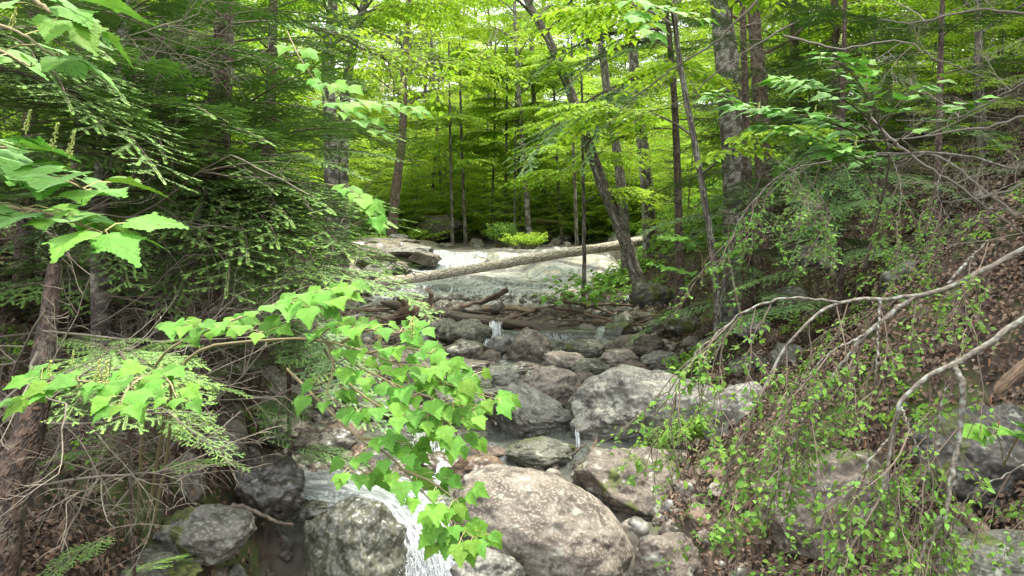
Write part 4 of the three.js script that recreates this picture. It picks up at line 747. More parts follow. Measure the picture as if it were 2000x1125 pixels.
fir('hemlock at the top of the right slope', [[1830, 400], [1834, 250], [1840, 0]], 7.6, 16, { from: 0.5, gap: 0.2, size: 0.8, spruce: true, more: 1.5, name: 'hemlock_tree' });
fir('spruce whose boughs hang over the middle of the stream', [[1330, 480], [1322, 300], [1310, 100], [1300, 0]], 12.6, 16, { from: 2.2, gap: 0.22, size: 0.9, spruce: true, more: 2, name: 'spruce_tree', aim: [[1010, 330, 11.2, 0.9, 1, 0], [1020, 120, 11.6, 0.3, 1, 1], [1120, 70, 11.4, 0.2, 1, 0], [1060, 170, 11.3, 0.3, 1, 1], [1110, 290, 11.3, 0.6, 1, 1]] });
fir('spruce high on the upper right slope', [[1640, 330], [1636, 150], [1630, 0]], 13.5, 24, { from: 0.6, gap: 0.24, size: 1.4, spruce: true, name: 'spruce_tree' });
fir('spruce behind the right maple leaves', [[1560, 380], [1556, 200], [1550, 0]], 16, 26, { from: 0.6, gap: 0.25, size: 1.6, spruce: true, name: 'spruce_tree' });
fir('small fir seedling by the lower left maple leaves', [[250, 900], [252, 800], [254, 740]], 4.0, 9, { from: 0.25, gap: 0.09, size: 0.38, more: 0.2, name: 'fir_seedling', aim: [[120, 810, 3.2, 0.1, 1, 3], [230, 822, 3.0, 0.1, 1, 3], [300, 815, 3.1, 0.1, 1, 3], [360, 822, 3.2, 0.1, 1, 3]] });
fir('fir sapling whose wispy boughs hang above the pool', [[560, 780], [566, 700], [572, 620]], 6.2, 10, { from: 0.2, gap: 0.1, size: 0.55, more: 0.4, spruce: true, name: 'fir_seedling', aim: [[720, 830, 5.3, 0.5, 1, 2], [700, 760, 5.5, 0.3, 1, 2]] });  // fir boughs in the darker needle colour, painted to look less lit
// leaning old trunk at the left edge
{
  const foot = footAt(-60, 3.3, 0.1), g = thing('dead_tree', foot, 'dark leaning dead trunk at the lower left edge', 'tree trunk'), m = new MB();
  m.tube(curve(local([foot, at(20, 960, 3.4), at(60, 830, 3.5), at(78, 740, 3.6), at(92, 640, 3.8), at(108, 520, 4.0)], foot), 24, 0.006, rngOf(5)), (t) => lerp(0.085, 0.035, t), 14, [0.55, 0.5, 0.45], { around: 1, along: 1.2, caps: true });
  part('trunk', m.geo(), M.fir, g);
  for (let k = 0; k < 9; k++) dead(g, at(lerp(20, 100, k / 9), lerp(950, 560, k / 9), 3.6).sub(foot), k * 1.9, -0.1 - 0.2 * (k % 3), 0.7, k);
}
// loose dead boughs tangled on the left bank
{
  const rng = rngOf(66);
  const spots = [[60, 1000], [140, 900], [90, 760], [210, 1010], [260, 860], [330, 780], [420, 830], [480, 800], [180, 640], [300, 650], [60, 620], [380, 690], [20, 880], [240, 940], [120, 1080], [540, 780], [450, 700], [150, 720]];
  spots.forEach(([x, y], k) => { const d = Math.min(hit(x, y + 40), 5.6) - 0.35, m = solo('dead_bough', DEAD[k % 5], M.twig, 'bare grey dead bough tangled over the left bank', 'branch', 'dead boughs on the left bank'); m.position.copy(at(x, y, d)); m.rotation.set(rng() * 6, rng() * 6.28, -0.35 + (rng() - 0.5) * 0.8); m.scale.setScalar(lerp(0.5, 0.85, rng())); });
}
// ------------------------------------------------------------------ logs and driftwood
function logThing(name, label, pts, r0, r1, bark, o = {}) {
  const base = pts[0].clone(), rng = rngOf(Math.round(pts[0].x * 100 + 999)), g = thing(name, base, label, o.category || 'log', o.group), m = new MB(), P = curve(local(pts, base), o.seg || 26, (o.wob ?? 0.01), rng);
  m.tube(P, (t) => lerp(r0, r1, t) * (o.splinter ? clamp(Math.min(t, 1 - t) * 12 + 0.35) : 1), o.sides || 14, o.col || [1, 1, 1], { caps: true, capCol: o.capCol || [1.5, 1.25, 1], around: Math.max(1, Math.round(r0 * 6.28 / 0.4)), along: 1.2, relief: (t, a, l) => 0.08 * n3(Math.cos(a) * 2 + r0 * 99, Math.sin(a) * 2, l * 1.5) + (o.crack || 0.04) * n3(Math.cos(a) * 7, Math.sin(a) * 7, l * 2) });
  part('stem', m.geo(), bark, g);
  for (const [t, len, az, rr] of o.stubs || []) { const q = P[Math.round(t * (P.length - 1))], s = new MB(), e = q.clone().add(V(Math.cos(az) * len * 0.5, Math.sin(az) * len, 0.25 * len)); s.tube([q, q.clone().lerp(e, 0.5).add(V(0.01, 0.01, 0)), e], (k) => rr * lerp(1.2, 0.6, k), 7, o.col || [1, 1, 1], { caps: true, along: 1 }); part('stub', s.geo(), bark, g); }
  return g;
}
logThing('fallen_birch', 'long pale fallen birch trunk lying across the granite slab', [at(733, 553, 16.6), at(860, 536, 17.1), at(1000, 512, 17.7), at(1100, 495, 18.1), at(1200, 480, 18.5), at(1275, 466, 18.7)], 0.105, 0.12, M.log, { col: [1.25, 1.22, 1.2], stubs: [[0.1, 0.12, 1.8, 0.02], [0.55, 0.1, 1.2, 0.018]] });
logThing('dam_log', 'dark waterlogged log damming the stream, water spilling over it', [at(745, 590, 13.6), at(840, 608, 13.1), at(900, 620, 12.85), at(1000, 634, 12.65), at(1080, 645, 12.6), at(1168, 664, 12.6)], 0.09, 0.085, M.drift, { col: [0.45, 0.42, 0.4], crack: 0.1, splinter: true });
logThing('drift_log', 'splintered pale log wedged under the root stump', [at(706, 632, 13.2), at(760, 624, 13.2), at(830, 612, 13.3)], 0.09, 0.07, M.drift, { crack: 0.14, splinter: true, col: [1, 0.95, 0.88] });
logThing('drift_log', 'white birch pole lying at the left end of the dam', [at(560, 640, 13), at(630, 632, 12.9), at(704, 618, 13)], 0.05, 0.045, M.log, {});
logThing('drift_log', 'thin crooked driftwood limb rising from the root stump', [at(862, 616, 13.3), at(905, 598, 13.4), at(950, 584, 13.7), at(990, 562, 14.2)], 0.05, 0.022, M.drift, { col: [0.8, 0.7, 0.62], wob: 0.03 });
logThing('drift_log', 'second limb lying flat in front of the wet slab', [at(900, 604, 13.8), at(960, 582, 14.2), at(992, 566, 14.6)], 0.06, 0.05, M.drift, { col: [0.5, 0.42, 0.4], splinter: true });
logThing('drift_log', 'tan split log behind the dam log', [at(940, 604, 13.9), at(1000, 602, 13.8), at(1060, 612, 13.6)], 0.06, 0.04, M.drift, { col: [1.3, 1.15, 0.9], splinter: true, crack: 0.14 });
logThing('drift_log', 'dark log pointing into the right spout', [at(1100, 640, 13), at(1135, 648, 12.8), at(1172, 652, 12.7)], 0.05, 0.03, M.drift, { col: [0.35, 0.32, 0.3] });
logThing('drift_log', 'pole lying in the left bank below the dam', [at(730, 662, 12.2), at(780, 645, 12.4), at(812, 630, 12.7)], 0.045, 0.03, M.drift, { col: [0.7, 0.55, 0.45] });
logThing('drift_log', 'pale trunk lying above the slab on the left', [at(785, 428, 27), at(830, 424, 27), at(878, 421, 27)], 0.05, 0.04, M.log, {});
logThing('drift_log', 'brown trunk lying above the slab on the right', [at(1040, 430, 26), at(1090, 433, 26), at(1130, 438, 26)], 0.08, 0.06, M.drift, { col: [1.2, 0.95, 0.7] });
logThing('broken_log', 'short rotten log lying on the lower right slope', [at(1862, 990, 4.3), at(1900, 1022, 4.3), at(1932, 1052, 4.2)], 0.045, 0.04, M.drift, { splinter: true, col: [0.9, 0.8, 0.7] });
logThing('broken_log', 'snapped light brown branch poking in at the right edge', [at(2420, 900, 4.0), at(2200, 770, 3.5), at(2050, 690, 3.2), at(1985, 730, 3.2), at(1944, 770, 3.2)], 0.034, 0.022, M.drift, { splinter: true, crack: 0.2, col: [1.05, 0.85, 0.68] });
logThing('drift_stick', 'thin split stick standing by the trickle', [at(1148, 890, 7.0), at(1158, 874, 7.05), at(1166, 858, 7.1)], 0.012, 0.008, M.drift, { col: [1.6, 1.2, 0.9], category: 'stick' });
logThing('drift_stick', 'darker stick beside the thin split one', [at(1120, 888, 7.1), at(1132, 876, 7.1), at(1146, 864, 7.15)], 0.014, 0.01, M.drift, { category: 'stick' });
logThing('drift_stick', 'curved pale root hanging beside the dark wet boulder', [at(455, 985, 5.0), at(500, 1000, 4.9), at(540, 1018, 4.9), at(572, 1026, 5)], 0.014, 0.008, M.drift, { category: 'stick' });
// the root stump on the dam: a knotted lump with broken roots
{
  const base = at(812, 618, 13.1), g = thing('root_stump', base, 'upturned brown root stump with broken root ends on the dam', 'stump');
  const m = new MB(); m.tube(curve([V(-0.35, 0.0, 0), V(-0.1, 0.08, 0.02), V(0.14, 0.12, 0), V(0.38, 0.02, -0.05)], 16, 0.02, rngOf(3)), (t) => 0.13 * (0.6 + Math.sin(t * Math.PI)) * 0.8, 14, [0.65, 0.5, 0.4], { caps: true, relief: (t, a, l) => 0.25 * n3(Math.cos(a) * 2, Math.sin(a) * 2, l * 7), along: 1.2 }); part('stump_body', m.geo(), M.drift, g);
  for (const [pts, r] of [[[[-0.1, 0.1, 0.05], [-0.2, 0.28, 0.08], [-0.3, 0.32, 0.08]], 0.055], [[[0.2, 0.12, 0], [0.27, 0.32, 0.02], [0.24, 0.44, 0.04], [0.17, 0.45, 0.05]], 0.045], [[[0.3, 0, 0], [0.6, -0.02, 0.1], [0.9, -0.06, 0.15]], 0.035], [[[-0.3, 0, 0], [-0.55, -0.08, 0.1]], 0.05], [[[0, 0, 0.1], [0.1, -0.15, 0.3], [0.3, -0.25, 0.4]], 0.035], [[[0.1, 0.05, 0.1], [0.35, -0.05, 0.35], [0.6, -0.16, 0.5]], 0.025]]) {
    const s = new MB(); s.tube(curve(pts.map((p) => V(...p)), 9, 0.012, rngOf(8)), (t) => r * lerp(1.1, 0.7, t), 9, [0.7, 0.55, 0.45], { caps: true, along: 1.2, relief: (t, a, l) => 0.15 * n3(Math.cos(a) * 2, Math.sin(a) * 2, l * 9) }); part('root', s.geo(), M.drift, g);
  }
}
// drift sticks of the dam, one by one
{
  const rng = rngOf(15), kinds = []; for (let k = 0; k < 8; k++) { const m = new MB(), r = rngOf(60 + k); m.tube(curve([V(-0.5, 0, 0), V(-0.1, (r() - 0.5) * 0.12, (r() - 0.5) * 0.12), V(0.5, (r() - 0.5) * 0.1, (r() - 0.5) * 0.14)], 9, 0.012, r), (t) => 0.024 * lerp(1, 0.55, t), 6, mixc([0.5, 0.4, 0.32], [1.2, 1.05, 0.9], r()), { caps: true, along: 1.2 }); kinds.push(m.geo()); }
  for (let k = 0; k < 60; k++) {
    const x = lerp(-3.0, 2.2, rng() ** 0.8), d = 13.3 + (rng() + rng() - 1) * 0.9, s = solo('drift_stick', kinds[k % 8], M.drift, 'loose weathered stick in the driftwood dam', 'stick', 'loose sticks of the dam');
    s.position.set(x, Math.max(bedH(x, -d), EYE + pool(d)) + 0.04 + rng() * 0.12, -d); s.rotation.set((rng() - 0.5) * 0.4, (rng() - 0.5) * 1.8, (rng() - 0.5) * 0.45); s.scale.setScalar(lerp(0.5, 1.5, rng() ** 1.5));
  }
}

// ------------------------------------------------------------------ maple leaves: lobed, toothed, veined
function mapleLeaf(seed, lobes = 1) {
  const rng = rngOf(seed), half = [[0.0, 0.02], [0.1, -0.07], [0.26, -0.08], [0.38, 0.0], [0.4, 0.1], [0.46, 0.2], [0.47, 0.3], [0.56, 0.44], [0.42, 0.46], [0.33, 0.5], [0.3, 0.58], [0.24, 0.64], [0.22, 0.74], [0.14, 0.82], [0.1, 0.92], [0, 1.06]];
  const toothed = []; half.forEach((p, k) => { toothed.push(p); const q = half[k + 1]; if (q && k > 1) { const nx = q[1] - p[1], ny = p[0] - q[0]; toothed.push([lerp(p[0], q[0], 0.45) - nx * 0.1, lerp(p[1], q[1], 0.45) - ny * 0.1], [lerp(p[0], q[0], 0.6) + nx * 0.22, lerp(p[1], q[1], 0.6) + ny * 0.22]); } });
  const out = toothed.map(([x, y], k) => [x * lerp(0.96, 1.04, rng()), y * lerp(0.99, 1.01, rng())]); const ring = [...out, ...out.slice(1, -1).reverse().map(([x, y]) => [-x * lerp(0.95, 1.05, rng()), y])];
  const m = new MB(), cup = lerp(-0.05, 0.3, rng()), dr = lerp(0.05, 0.5, rng()), tw = (rng() - 0.5) * 0.6;
  const zf = (x, y) => { const a = Math.atan2(x, y + 0.02), rr = Math.hypot(x, y), vein = Math.abs(Math.sin(a * 1.6)); return cup * Math.abs(x) * (0.5 + vein) - dr * y * y * 0.6 + tw * x * y - 0.25 * x * x + 0.02 * Math.sin(9 * rr + seed); };
  const vert = (x, y, l) => { const f = 0.86 + 0.28 * rng() * l + (l < 0.9 ? 0.06 : -0.02); return m.v(x, zf(x, y), y, [f, f, f * 0.95], x / 1.3 + 0.5, (y + 0.15) / 1.3); };
  const c0 = vert(0, 0.3, 0), N = ring.length, mid = ring.map(([x, y]) => vert(x * 0.55, lerp(0.3, y, 0.55), 0.6)), edge = ring.map(([x, y]) => vert(x, y, 1));
  for (let k = 0; k < N; k++) { const n = (k + 1) % N; m.tri(c0, mid[k], mid[n]); m.tri(mid[k], edge[k], edge[n]); m.tri(mid[k], edge[n], mid[n]); }
  return m.geo();
}
const MAPLE = [1, 2, 3, 4, 5, 6].map((s) => mapleLeaf(800 + s));
// printed into every maple leaf: pale veins, mottling, a few brown nicks (uv = the leaf's own plane)
function veinMap(seed) {
  const N = 128, r = periodic(9, 9, seed), r2 = periodic(30, 30, seed + 1), veins = [[0, 1], [0.58, 0.48], [-0.58, 0.48], [0.36, 0.82], [-0.36, 0.82], [0.5, 0.1], [-0.5, 0.1]];
  return texPair(N, (u, v) => {
    const x = (u - 0.5) * 1.3, y = v * 1.3 - 0.15; let w = 0;
    for (const [a, b] of veins) { const l = Math.hypot(a, b), t = clamp((x * a + y * b) / (l * l)), dd = Math.hypot(x - a * t, y - b * t); w = Math.max(w, 1 - smooth(0.006, 0.022, dd)); const s = (x * a + y * b) / l; if (s > 0.12 && s < l) { const off = Math.abs(x * b - y * a) / l, ph = ((s - off * 0.7) * 9) % 1; if (off < 0.16) w = Math.max(w, 0.45 * (1 - smooth(0.03, 0.1, Math.abs(ph - 0.5)))); } }
    const f = 0.72 + 0.26 * r(u, v) + 0.12 * (r2(u, v) - 0.5), nick = smooth(0.9, 0.96, r2(u * 0.7 + 0.2, v * 0.7)) * 0.8;
    let c = [f, f, f * 0.9]; c = mixc(c, [1, 1, 0.75], w * 0.4); c = mixc(c, [0.9, 0.35, 0.3], nick); return [...c, 0.5 + 0.3 * r(u, v) - 0.35 * w];
  });
}
const VEIN = [veinMap(31), veinMap(57)];
const leafTones = (rgb, n = 4) => { const r = rngOf(Math.round(rgb[1] * 1e4)), out = []; for (let k = 0; k < n; k++) { const m = leafMat(jitterCol(rgb, r, 0.26), 0.5, 0.6); [m.map, m.bumpMap] = VEIN[k % 2]; m.bumpScale = 0.0015; out.push(m); } return out; };
const TONE = { leaf: leafTones([0.145, 0.335, 0.05], 6), young: leafTones([0.2, 0.4, 0.05], 2) };
const bas = new THREE.Matrix4(), X = V(0, 0, 0), Y = V(0, 0, 0), Z = V(0, 0, 0);
function putLeaf(parent, geo, mat, p, tipDir, nrm, size, name = 'leaf') {
  const m = part(name, geo, mat, parent); Z.copy(tipDir).normalize(); Y.copy(nrm).addScaledVector(Z, -nrm.dot(Z)).normalize(); X.crossVectors(Y, Z); bas.makeBasis(X, Y, Z); m.quaternion.setFromRotationMatrix(bas); m.position.copy(p); m.scale.setScalar(size); return m;
}
function flowerSpike(parent, p, s = 1) {
  const m = new MB(), rng = rngOf(Math.round(p.x * 777 + p.y * 99 + 5000)); m.tube([V(0, 0, 0), V(0.004, 0.04 * s, 0), V(0.01, 0.085 * s, 0.004)], 0.0012, 3, [0.3, 0.36, 0.08]);
  for (let k = 0; k < 46; k++) { const t = rng(), a = rng() * 6.28, r = 0.009 * s * (1.1 - t * 0.8), q = V(0.01 * t + Math.cos(a) * r, lerp(0.015, 0.09, t) * s, Math.sin(a) * r), z = 0.0035 * s, c = jitterCol([0.34, 0.37, 0.11], rng, 0.2); const i = m.v(q.x, q.y + z, q.z, c); m.v(q.x + z, q.y - z, q.z, c); m.v(q.x - z, q.y - z, q.z + z, c); m.v(q.x - z, q.y - z, q.z - z, c); m.tri(i, i + 1, i + 2); m.tri(i, i + 2, i + 3); m.tri(i, i + 3, i + 1); m.tri(i + 1, i + 3, i + 2); }
  const f = part('flower_spike', m.geo(), M.twig, parent); f.position.copy(p); return f;
}
// stems: each a list of [px, py, d]; leaves hang in pairs along them
function mapleSpray(name, label, stems, o) {
  for (const st of stems) if (st.pre) { const n = st.pts.length - 1, k = st.pre.length; st.from = (k + n * (st.from ?? 0.1)) / (n + k); st.pts = [...st.pre, ...st.pts]; }
  const rng = rngOf(o.seed), base = at(...stems[0].pts[0]), g = thing(name, base, label, 'maple', o.group), tone = TONE[o.tone];
  for (const st of stems) {
    const P = curve(local(st.pts.map((p) => at(...p)), base), 30, 0.003, rng), wood = new MB();
    wood.tube(P, (t) => lerp(st.r || 0.006, 0.0016, t), 5, o.stem || [0.17, 0.14, 0.07]);
    const t0 = st.from ?? 0.1; let L = 0; for (let k = 1 + Math.floor(t0 * 30); k < P.length; k++) L += P[k].distanceTo(P[k - 1]);
    const pairs = st.n ?? Math.max(3, Math.round(L / (o.gap || 0.06)));
    for (let k = 0; k <= pairs; k++) {
      const t = lerp(t0, 1, k / pairs), f = t * 29.99, i = Math.floor(f), q = P[i].clone().lerp(P[i + 1], f - i), T = P[i + 1].clone().sub(P[i]).normalize(), sd = V(0, 0, 0).crossVectors(T, V(0, 1, 0)).normalize();
      for (const sg of k === pairs ? [1, -1, 0] : [1, -1]) {
        if (rng() < (o.skip || 0)) continue;
        const tipS = k === pairs ? lerp(0.6, 0.9, rng()) : lerp(0.6, 1.2, rng()), size = (o.size || 0.1) * tipS, pet = lerp(0.3, 0.75, rng()) * (o.pet || 0.09) * (sg ? 1 : 0.3);
        const pd = sd.clone().multiplyScalar(sg).addScaledVector(T, lerp(0.2, 0.8, rng())).add(V(0, lerp(-0.1, 0.5, rng()), 0)).add(V(0, 0, o.toward ?? 0.25)).normalize(), b = q.clone().addScaledVector(pd, pet);
        wood.tube([q, q.clone().lerp(b, 0.5).add(V(0, 0.006, 0)), b], 0.0012, 3, [0.24, 0.22, 0.08]);
        const nrm = V((rng() - 0.5) * 0.55, o.up ?? 0.8, (o.face ?? 0.6) + (rng() - 0.5) * 0.5), tip = pd.clone().multiplyScalar(0.7).addScaledVector(T, 0.35).add(V((rng() - 0.5) * 0.4, -(o.hang ?? 0.55), o.face * 0.3 || 0.2));
        putLeaf(g, MAPLE[Math.floor(rng() * 6)], k >= pairs - 1 && rng() < 0.35 ? TONE.young[Math.floor(rng() * 2)] : tone[Math.floor(rng() * 6)], b, tip, nrm.normalize(), size);
      }
    }
    part('stem', wood.geo(), M.twig, g);
  }
  for (const [x, y, d, s] of o.spikes || []) flowerSpike(g, at(x, y, d).sub(base), s || 1);
  return shadows(g);
}
mapleSpray('maple_branch', 'full maple branch hanging over the stream in the centre', [
  { pts: [[380, 690, 3.3], [520, 665, 3.1], [620, 665, 2.95], [720, 690, 2.85], [830, 735, 2.75], [970, 780, 2.68]], from: 0.45, r: 0.009, pre: [[290, 1010, 4.3], [320, 830, 3.8]] },
  { pts: [[610, 665, 2.95], [650, 640, 2.9], [700, 640, 2.85]], from: 0.15, n: 4 },
  { pts: [[660, 672, 2.92], [720, 645, 2.85], [780, 650, 2.8], [810, 640, 2.8]], from: 0.2, n: 5 },
  { pts: [[720, 690, 2.85], [780, 680, 2.8], [840, 690, 2.75], [860, 700, 2.75]], from: 0.2, n: 5 },
  { pts: [[780, 712, 2.8], [850, 720, 2.72], [910, 745, 2.7]], from: 0.3, n: 5 },
  { pts: [[640, 668, 2.94], [690, 710, 2.86], [760, 745, 2.78], [850, 780, 2.72], [920, 800, 2.68]], from: 0.25, n: 11 },
  { pts: [[760, 745, 2.78], [820, 800, 2.7], [880, 830, 2.66], [900, 865, 2.64]], from: 0.2, n: 7 },
  { pts: [[640, 668, 2.94], [650, 720, 2.9], [640, 770, 2.85], [700, 800, 2.8]], from: 0.4, n: 5 },
  { pts: [[650, 720, 2.9], [720, 780, 2.78], [790, 815, 2.7], [840, 830, 2.68]], from: 0.4, n: 5 },
  { pts: [[560, 720, 3.0], [640, 800, 2.9], [700, 855, 2.8], [760, 890, 2.7], [810, 945, 2.62], [870, 1005, 2.56], [925, 1050, 2.5]], from: 0.45, r: 0.006, n: 11 },
  { pts: [[700, 855, 2.8], [760, 860, 2.74], [800, 870, 2.7]], from: 0.3, n: 4 },
  { pts: [[720, 870, 2.78], [690, 905, 2.7], [715, 925, 2.68]], from: 0.3, n: 3 },
  { pts: [[780, 915, 2.66], [840, 940, 2.6], [890, 975, 2.55]], from: 0.3, n: 4 },
  { pts: [[850, 985, 2.57], [880, 1020, 2.53], [890, 1060, 2.5]], from: 0.3, n: 4 },
], { seed: 21, tone: 'leaf', size: 0.069, gap: 0.06, pet: 0.13, skip: 0.06, spikes: [[803, 665, 2.72], [740, 680, 2.78, 0.8]] });
mapleSpray('maple_branch', 'maple spray at middle left in front of the fir trunk', [
  { pts: [[300, 720, 3.3], [350, 670, 3.1], [420, 640, 3.0], [500, 610, 2.95], [600, 575, 2.9], [680, 560, 2.9]], from: 0.3, r: 0.008, pre: [[270, 1000, 4.2], [280, 830, 3.7]] },
  { pts: [[330, 640, 3.05], [350, 630, 3.0], [375, 640, 2.95]], from: 0.2, n: 2 },
  { pts: [[420, 640, 3.0], [460, 640, 2.9], [520, 650, 2.82]], from: 0.25, n: 3 },
  { pts: [[560, 590, 2.92], [610, 600, 2.85], [665, 590, 2.85]], from: 0.2, n: 3 },
], { seed: 22, tone: 'leaf', size: 0.084, gap: 0.066, skip: 0.12 });
mapleSpray('maple_branch', 'low maple spray with pale flower spikes at lower left', [
  { pts: [[320, 720, 2.9], [280, 735, 2.75], [200, 750, 2.65], [110, 760, 2.6], [45, 780, 2.6]], from: 0.1, r: 0.008, pre: [[300, 1020, 4.1], [330, 850, 3.5]] },
  { pts: [[280, 735, 2.75], [250, 760, 2.6], [235, 790, 2.5]], from: 0.2, n: 3 },
  { pts: [[300, 728, 2.85], [330, 745, 2.7], [345, 780, 2.6]], from: 0.2, n: 2 },
  { pts: [[200, 748, 2.65], [150, 745, 2.6], [80, 740, 2.6]], from: 0.2, n: 3 },
], { seed: 23, tone: 'leaf', size: 0.084, gap: 0.07, hang: 0.4, up: 1, spikes: [[190, 755, 2.55, 1], [205, 757, 2.55, 1], [95, 740, 2.6, 0.7], [140, 715, 2.7, 0.6]] });
mapleSpray('maple_branch', 'large near maple leaves with flower spikes at the left edge', [
  { pre: [[-330, 380, 2.2]], pts: [[-160, 330, 1.5], [-60, 320, 1.4], [40, 330, 1.3], [120, 350, 1.25], [190, 380, 1.22]], from: 0.2, r: 0.004 },
  { pre: [[-330, 420, 2.2]], pts: [[-100, 380, 1.4], [0, 400, 1.28], [100, 420, 1.2], [200, 455, 1.15]], from: 0.25 },
  { pre: [[-330, 340, 2.2]], pts: [[-100, 290, 1.45], [-20, 285, 1.35], [60, 300, 1.3]], from: 0.2 },
], { seed: 24, tone: 'leaf', size: 0.09, gap: 0.055, hang: 0.14, up: 1, face: 0.12, toward: 0.1, pet: 0.07, skip: 0.1, spikes: [[103, 295, 1.25, 0.5], [135, 310, 1.24, 0.5], [50, 262, 1.3, 0.45]] });
mapleSpray('maple_branch', 'near translucent maple leaves in the upper left corner', [
  { pre: [[-330, 60, 2.2]], pts: [[-150, 30, 1.4], [-60, 40, 1.3], [30, 60, 1.2], [110, 110, 1.15]], from: 0.2, r: 0.004 },
  { pre: [[-330, -20, 2.2]], pts: [[-120, -60, 1.35], [0, -40, 1.2], [100, -10, 1.12], [190, -20, 1.1]], from: 0.2 },
  { pts: [[20, -40, 1.2], [80, 10, 1.12], [125, 40, 1.1]], from: 0.3, n: 2 },
  { pre: [[-330, 110, 2.2]], pts: [[-100, 90, 1.4], [0, 100, 1.3], [60, 130, 1.25]], from: 0.3, n: 3 },
], { seed: 25, tone: 'leaf', size: 0.085, gap: 0.13, hang: 0.3, up: 1, face: 0.1, toward: 0.05, pet: 0.08, skip: 0.25, spikes: [[22, 65, 1.22, 0.45]] });
mapleSpray('maple_branch', 'small pale maple spray hanging before the upper wood', [
  { pts: [[600, 190, 4.2], [660, 205, 4.0], [730, 205, 3.9], [805, 215, 3.85]], from: 0.2, r: 0.005 },
  { pts: [[650, 205, 4.0], [690, 230, 3.9], [735, 260, 3.85]], from: 0.4, n: 2 },
], { seed: 26, tone: 'leaf', size: 0.1, gap: 0.07, hang: 0.35, up: 1, face: 0.3, spikes: [[745, 190, 3.9], [785, 185, 3.9], [762, 190, 3.9]] });
mapleSpray('maple_branch', 'few maple leaves at the upper left among fir boughs', [
  { pts: [[560, 60, 4.4], [590, 120, 4.2], [620, 160, 4.2], [660, 170, 4.1]], from: 0.2, n: 4, r: 0.004 },
  { pts: [[640, 360, 4.6], [680, 370, 4.5], [720, 400, 4.4], [740, 440, 4.4]], from: 0.2, n: 6, r: 0.004 },
], { seed: 27, tone: 'leaf', size: 0.1, hang: 0.4, up: 1 });
mapleSpray('maple_sapling', 'broad maple sapling with flowers on the right slope', [
  { pts: [[1690, 520, 5.6], [1720, 400, 5.3], [1735, 300, 5.0], [1700, 200, 4.8], [1690, 130, 4.8]], from: 0.75, n: 3, r: 0.012 },
  { pts: [[1735, 300, 5.0], [1650, 250, 4.7], [1560, 225, 4.5], [1480, 215, 4.4], [1400, 190, 4.3]], from: 0.15 },
  { pts: [[1725, 330, 5.0], [1650, 300, 4.7], [1590, 270, 4.5], [1500, 250, 4.4]], from: 0.15 },
  { pts: [[1720, 250, 4.9], [1640, 190, 4.7], [1580, 165, 4.6], [1520, 160, 4.5]], from: 0.15 },
  { pts: [[1712, 220, 4.8], [1660, 140, 4.6], [1610, 110, 4.5]], from: 0.2 },
  { pts: [[1735, 290, 5.0], [1800, 240, 4.8], [1850, 215, 4.7], [1900, 200, 4.7]], from: 0.2, n: 5 },
  { pts: [[1720, 250, 4.9], [1770, 190, 4.7], [1830, 160, 4.6]], from: 0.2, n: 4 },
  { pts: [[1725, 340, 5.0], [1680, 300, 4.7], [1640, 290, 4.6], [1620, 300, 4.5]], from: 0.3, n: 4 },
  { pts: [[1720, 400, 5.3], [1690, 330, 4.8], [1660, 310, 4.6]], from: 0.5, n: 2 },
], { seed: 28, tone: 'leaf', size: 0.11, gap: 0.05, hang: 0.3, up: 1, face: 0.35, stem: [0.07, 0.055, 0.04], spikes: [[1540, 170, 4.5, 0.8], [1600, 130, 4.5, 0.8], [1640, 90, 4.6, 0.8], [1690, 180, 4.6, 0.8], [1480, 225, 4.4, 0.8], [1590, 230, 4.5, 0.8], [1670, 290, 4.5, 0.8]] });
mapleSpray('maple_sapling', 'little maple sapling in front of the thick birch foot', [
  { pts: [[1372, 560, 9], [1370, 500, 8.9], [1350, 470, 8.8], [1300, 465, 8.7]], from: 0.4, n: 6, r: 0.008 },
  { pts: [[1370, 520, 8.9], [1410, 470, 8.8], [1440, 440, 8.7]], from: 0.3, n: 4 },
  { pts: [[1370, 540, 9], [1330, 530, 8.8], [1285, 520, 8.7]], from: 0.3, n: 4 },
  { pts: [[1372, 540, 9], [1400, 520, 8.8], [1425, 500, 8.7]], from: 0.3, n: 3 },
], { seed: 29, tone: 'leaf', size: 0.14, hang: 0.3, up: 1, face: 0.3 });
mapleSpray('maple_sapling', 'maple leaves hanging in at the top right of centre', [
  { pts: [[1180, -60, 6], [1230, -10, 5.6], [1300, 20, 5.4], [1370, 40, 5.3]], from: 0.2, n: 8, r: 0.006 },
  { pts: [[1230, -10, 5.6], [1250, 30, 5.4], [1270, 60, 5.3]], from: 0.2, n: 4 },
], { seed: 30, tone: 'leaf', size: 0.12, hang: 0.3, up: 1, face: 0.3 });
mapleSpray('seedling', 'three big round leaves at the right edge', [
  { pts: [[1960, 910, 3.4], [1955, 870, 3.3], [1945, 845, 3.2]], from: 0.8, n: 2, r: 0.003 },
  { pts: [[1960, 910, 3.4], [1985, 860, 3.2], [2000, 840, 3.1]], from: 0.8, n: 1 },
], { seed: 31, tone: 'leaf', size: 0.1, hang: 0.2, up: 1, face: 0.7 });

// the stem just outside the frame that carries the two near sprays at the left
{
  const q = at(-330, 300, 2.2), foot = onGround(q.x, q.z, 0.05), g = thing('maple_sapling', foot, 'thin maple stem just beyond the left edge', 'maple'), m = new MB();
  m.tube(curve([V(0, 0, 0), V(0.05, 1.4, 0.03), V(0, q.y - foot.y, 0), V(0.02, q.y - foot.y + 1.2, 0.04)], 20, 0.006, rngOf(2)), (t) => lerp(0.022, 0.008, t), 8, [1, 1, 1], { along: 1.1 }); part('stem', m.geo(), M.maple, g);
}
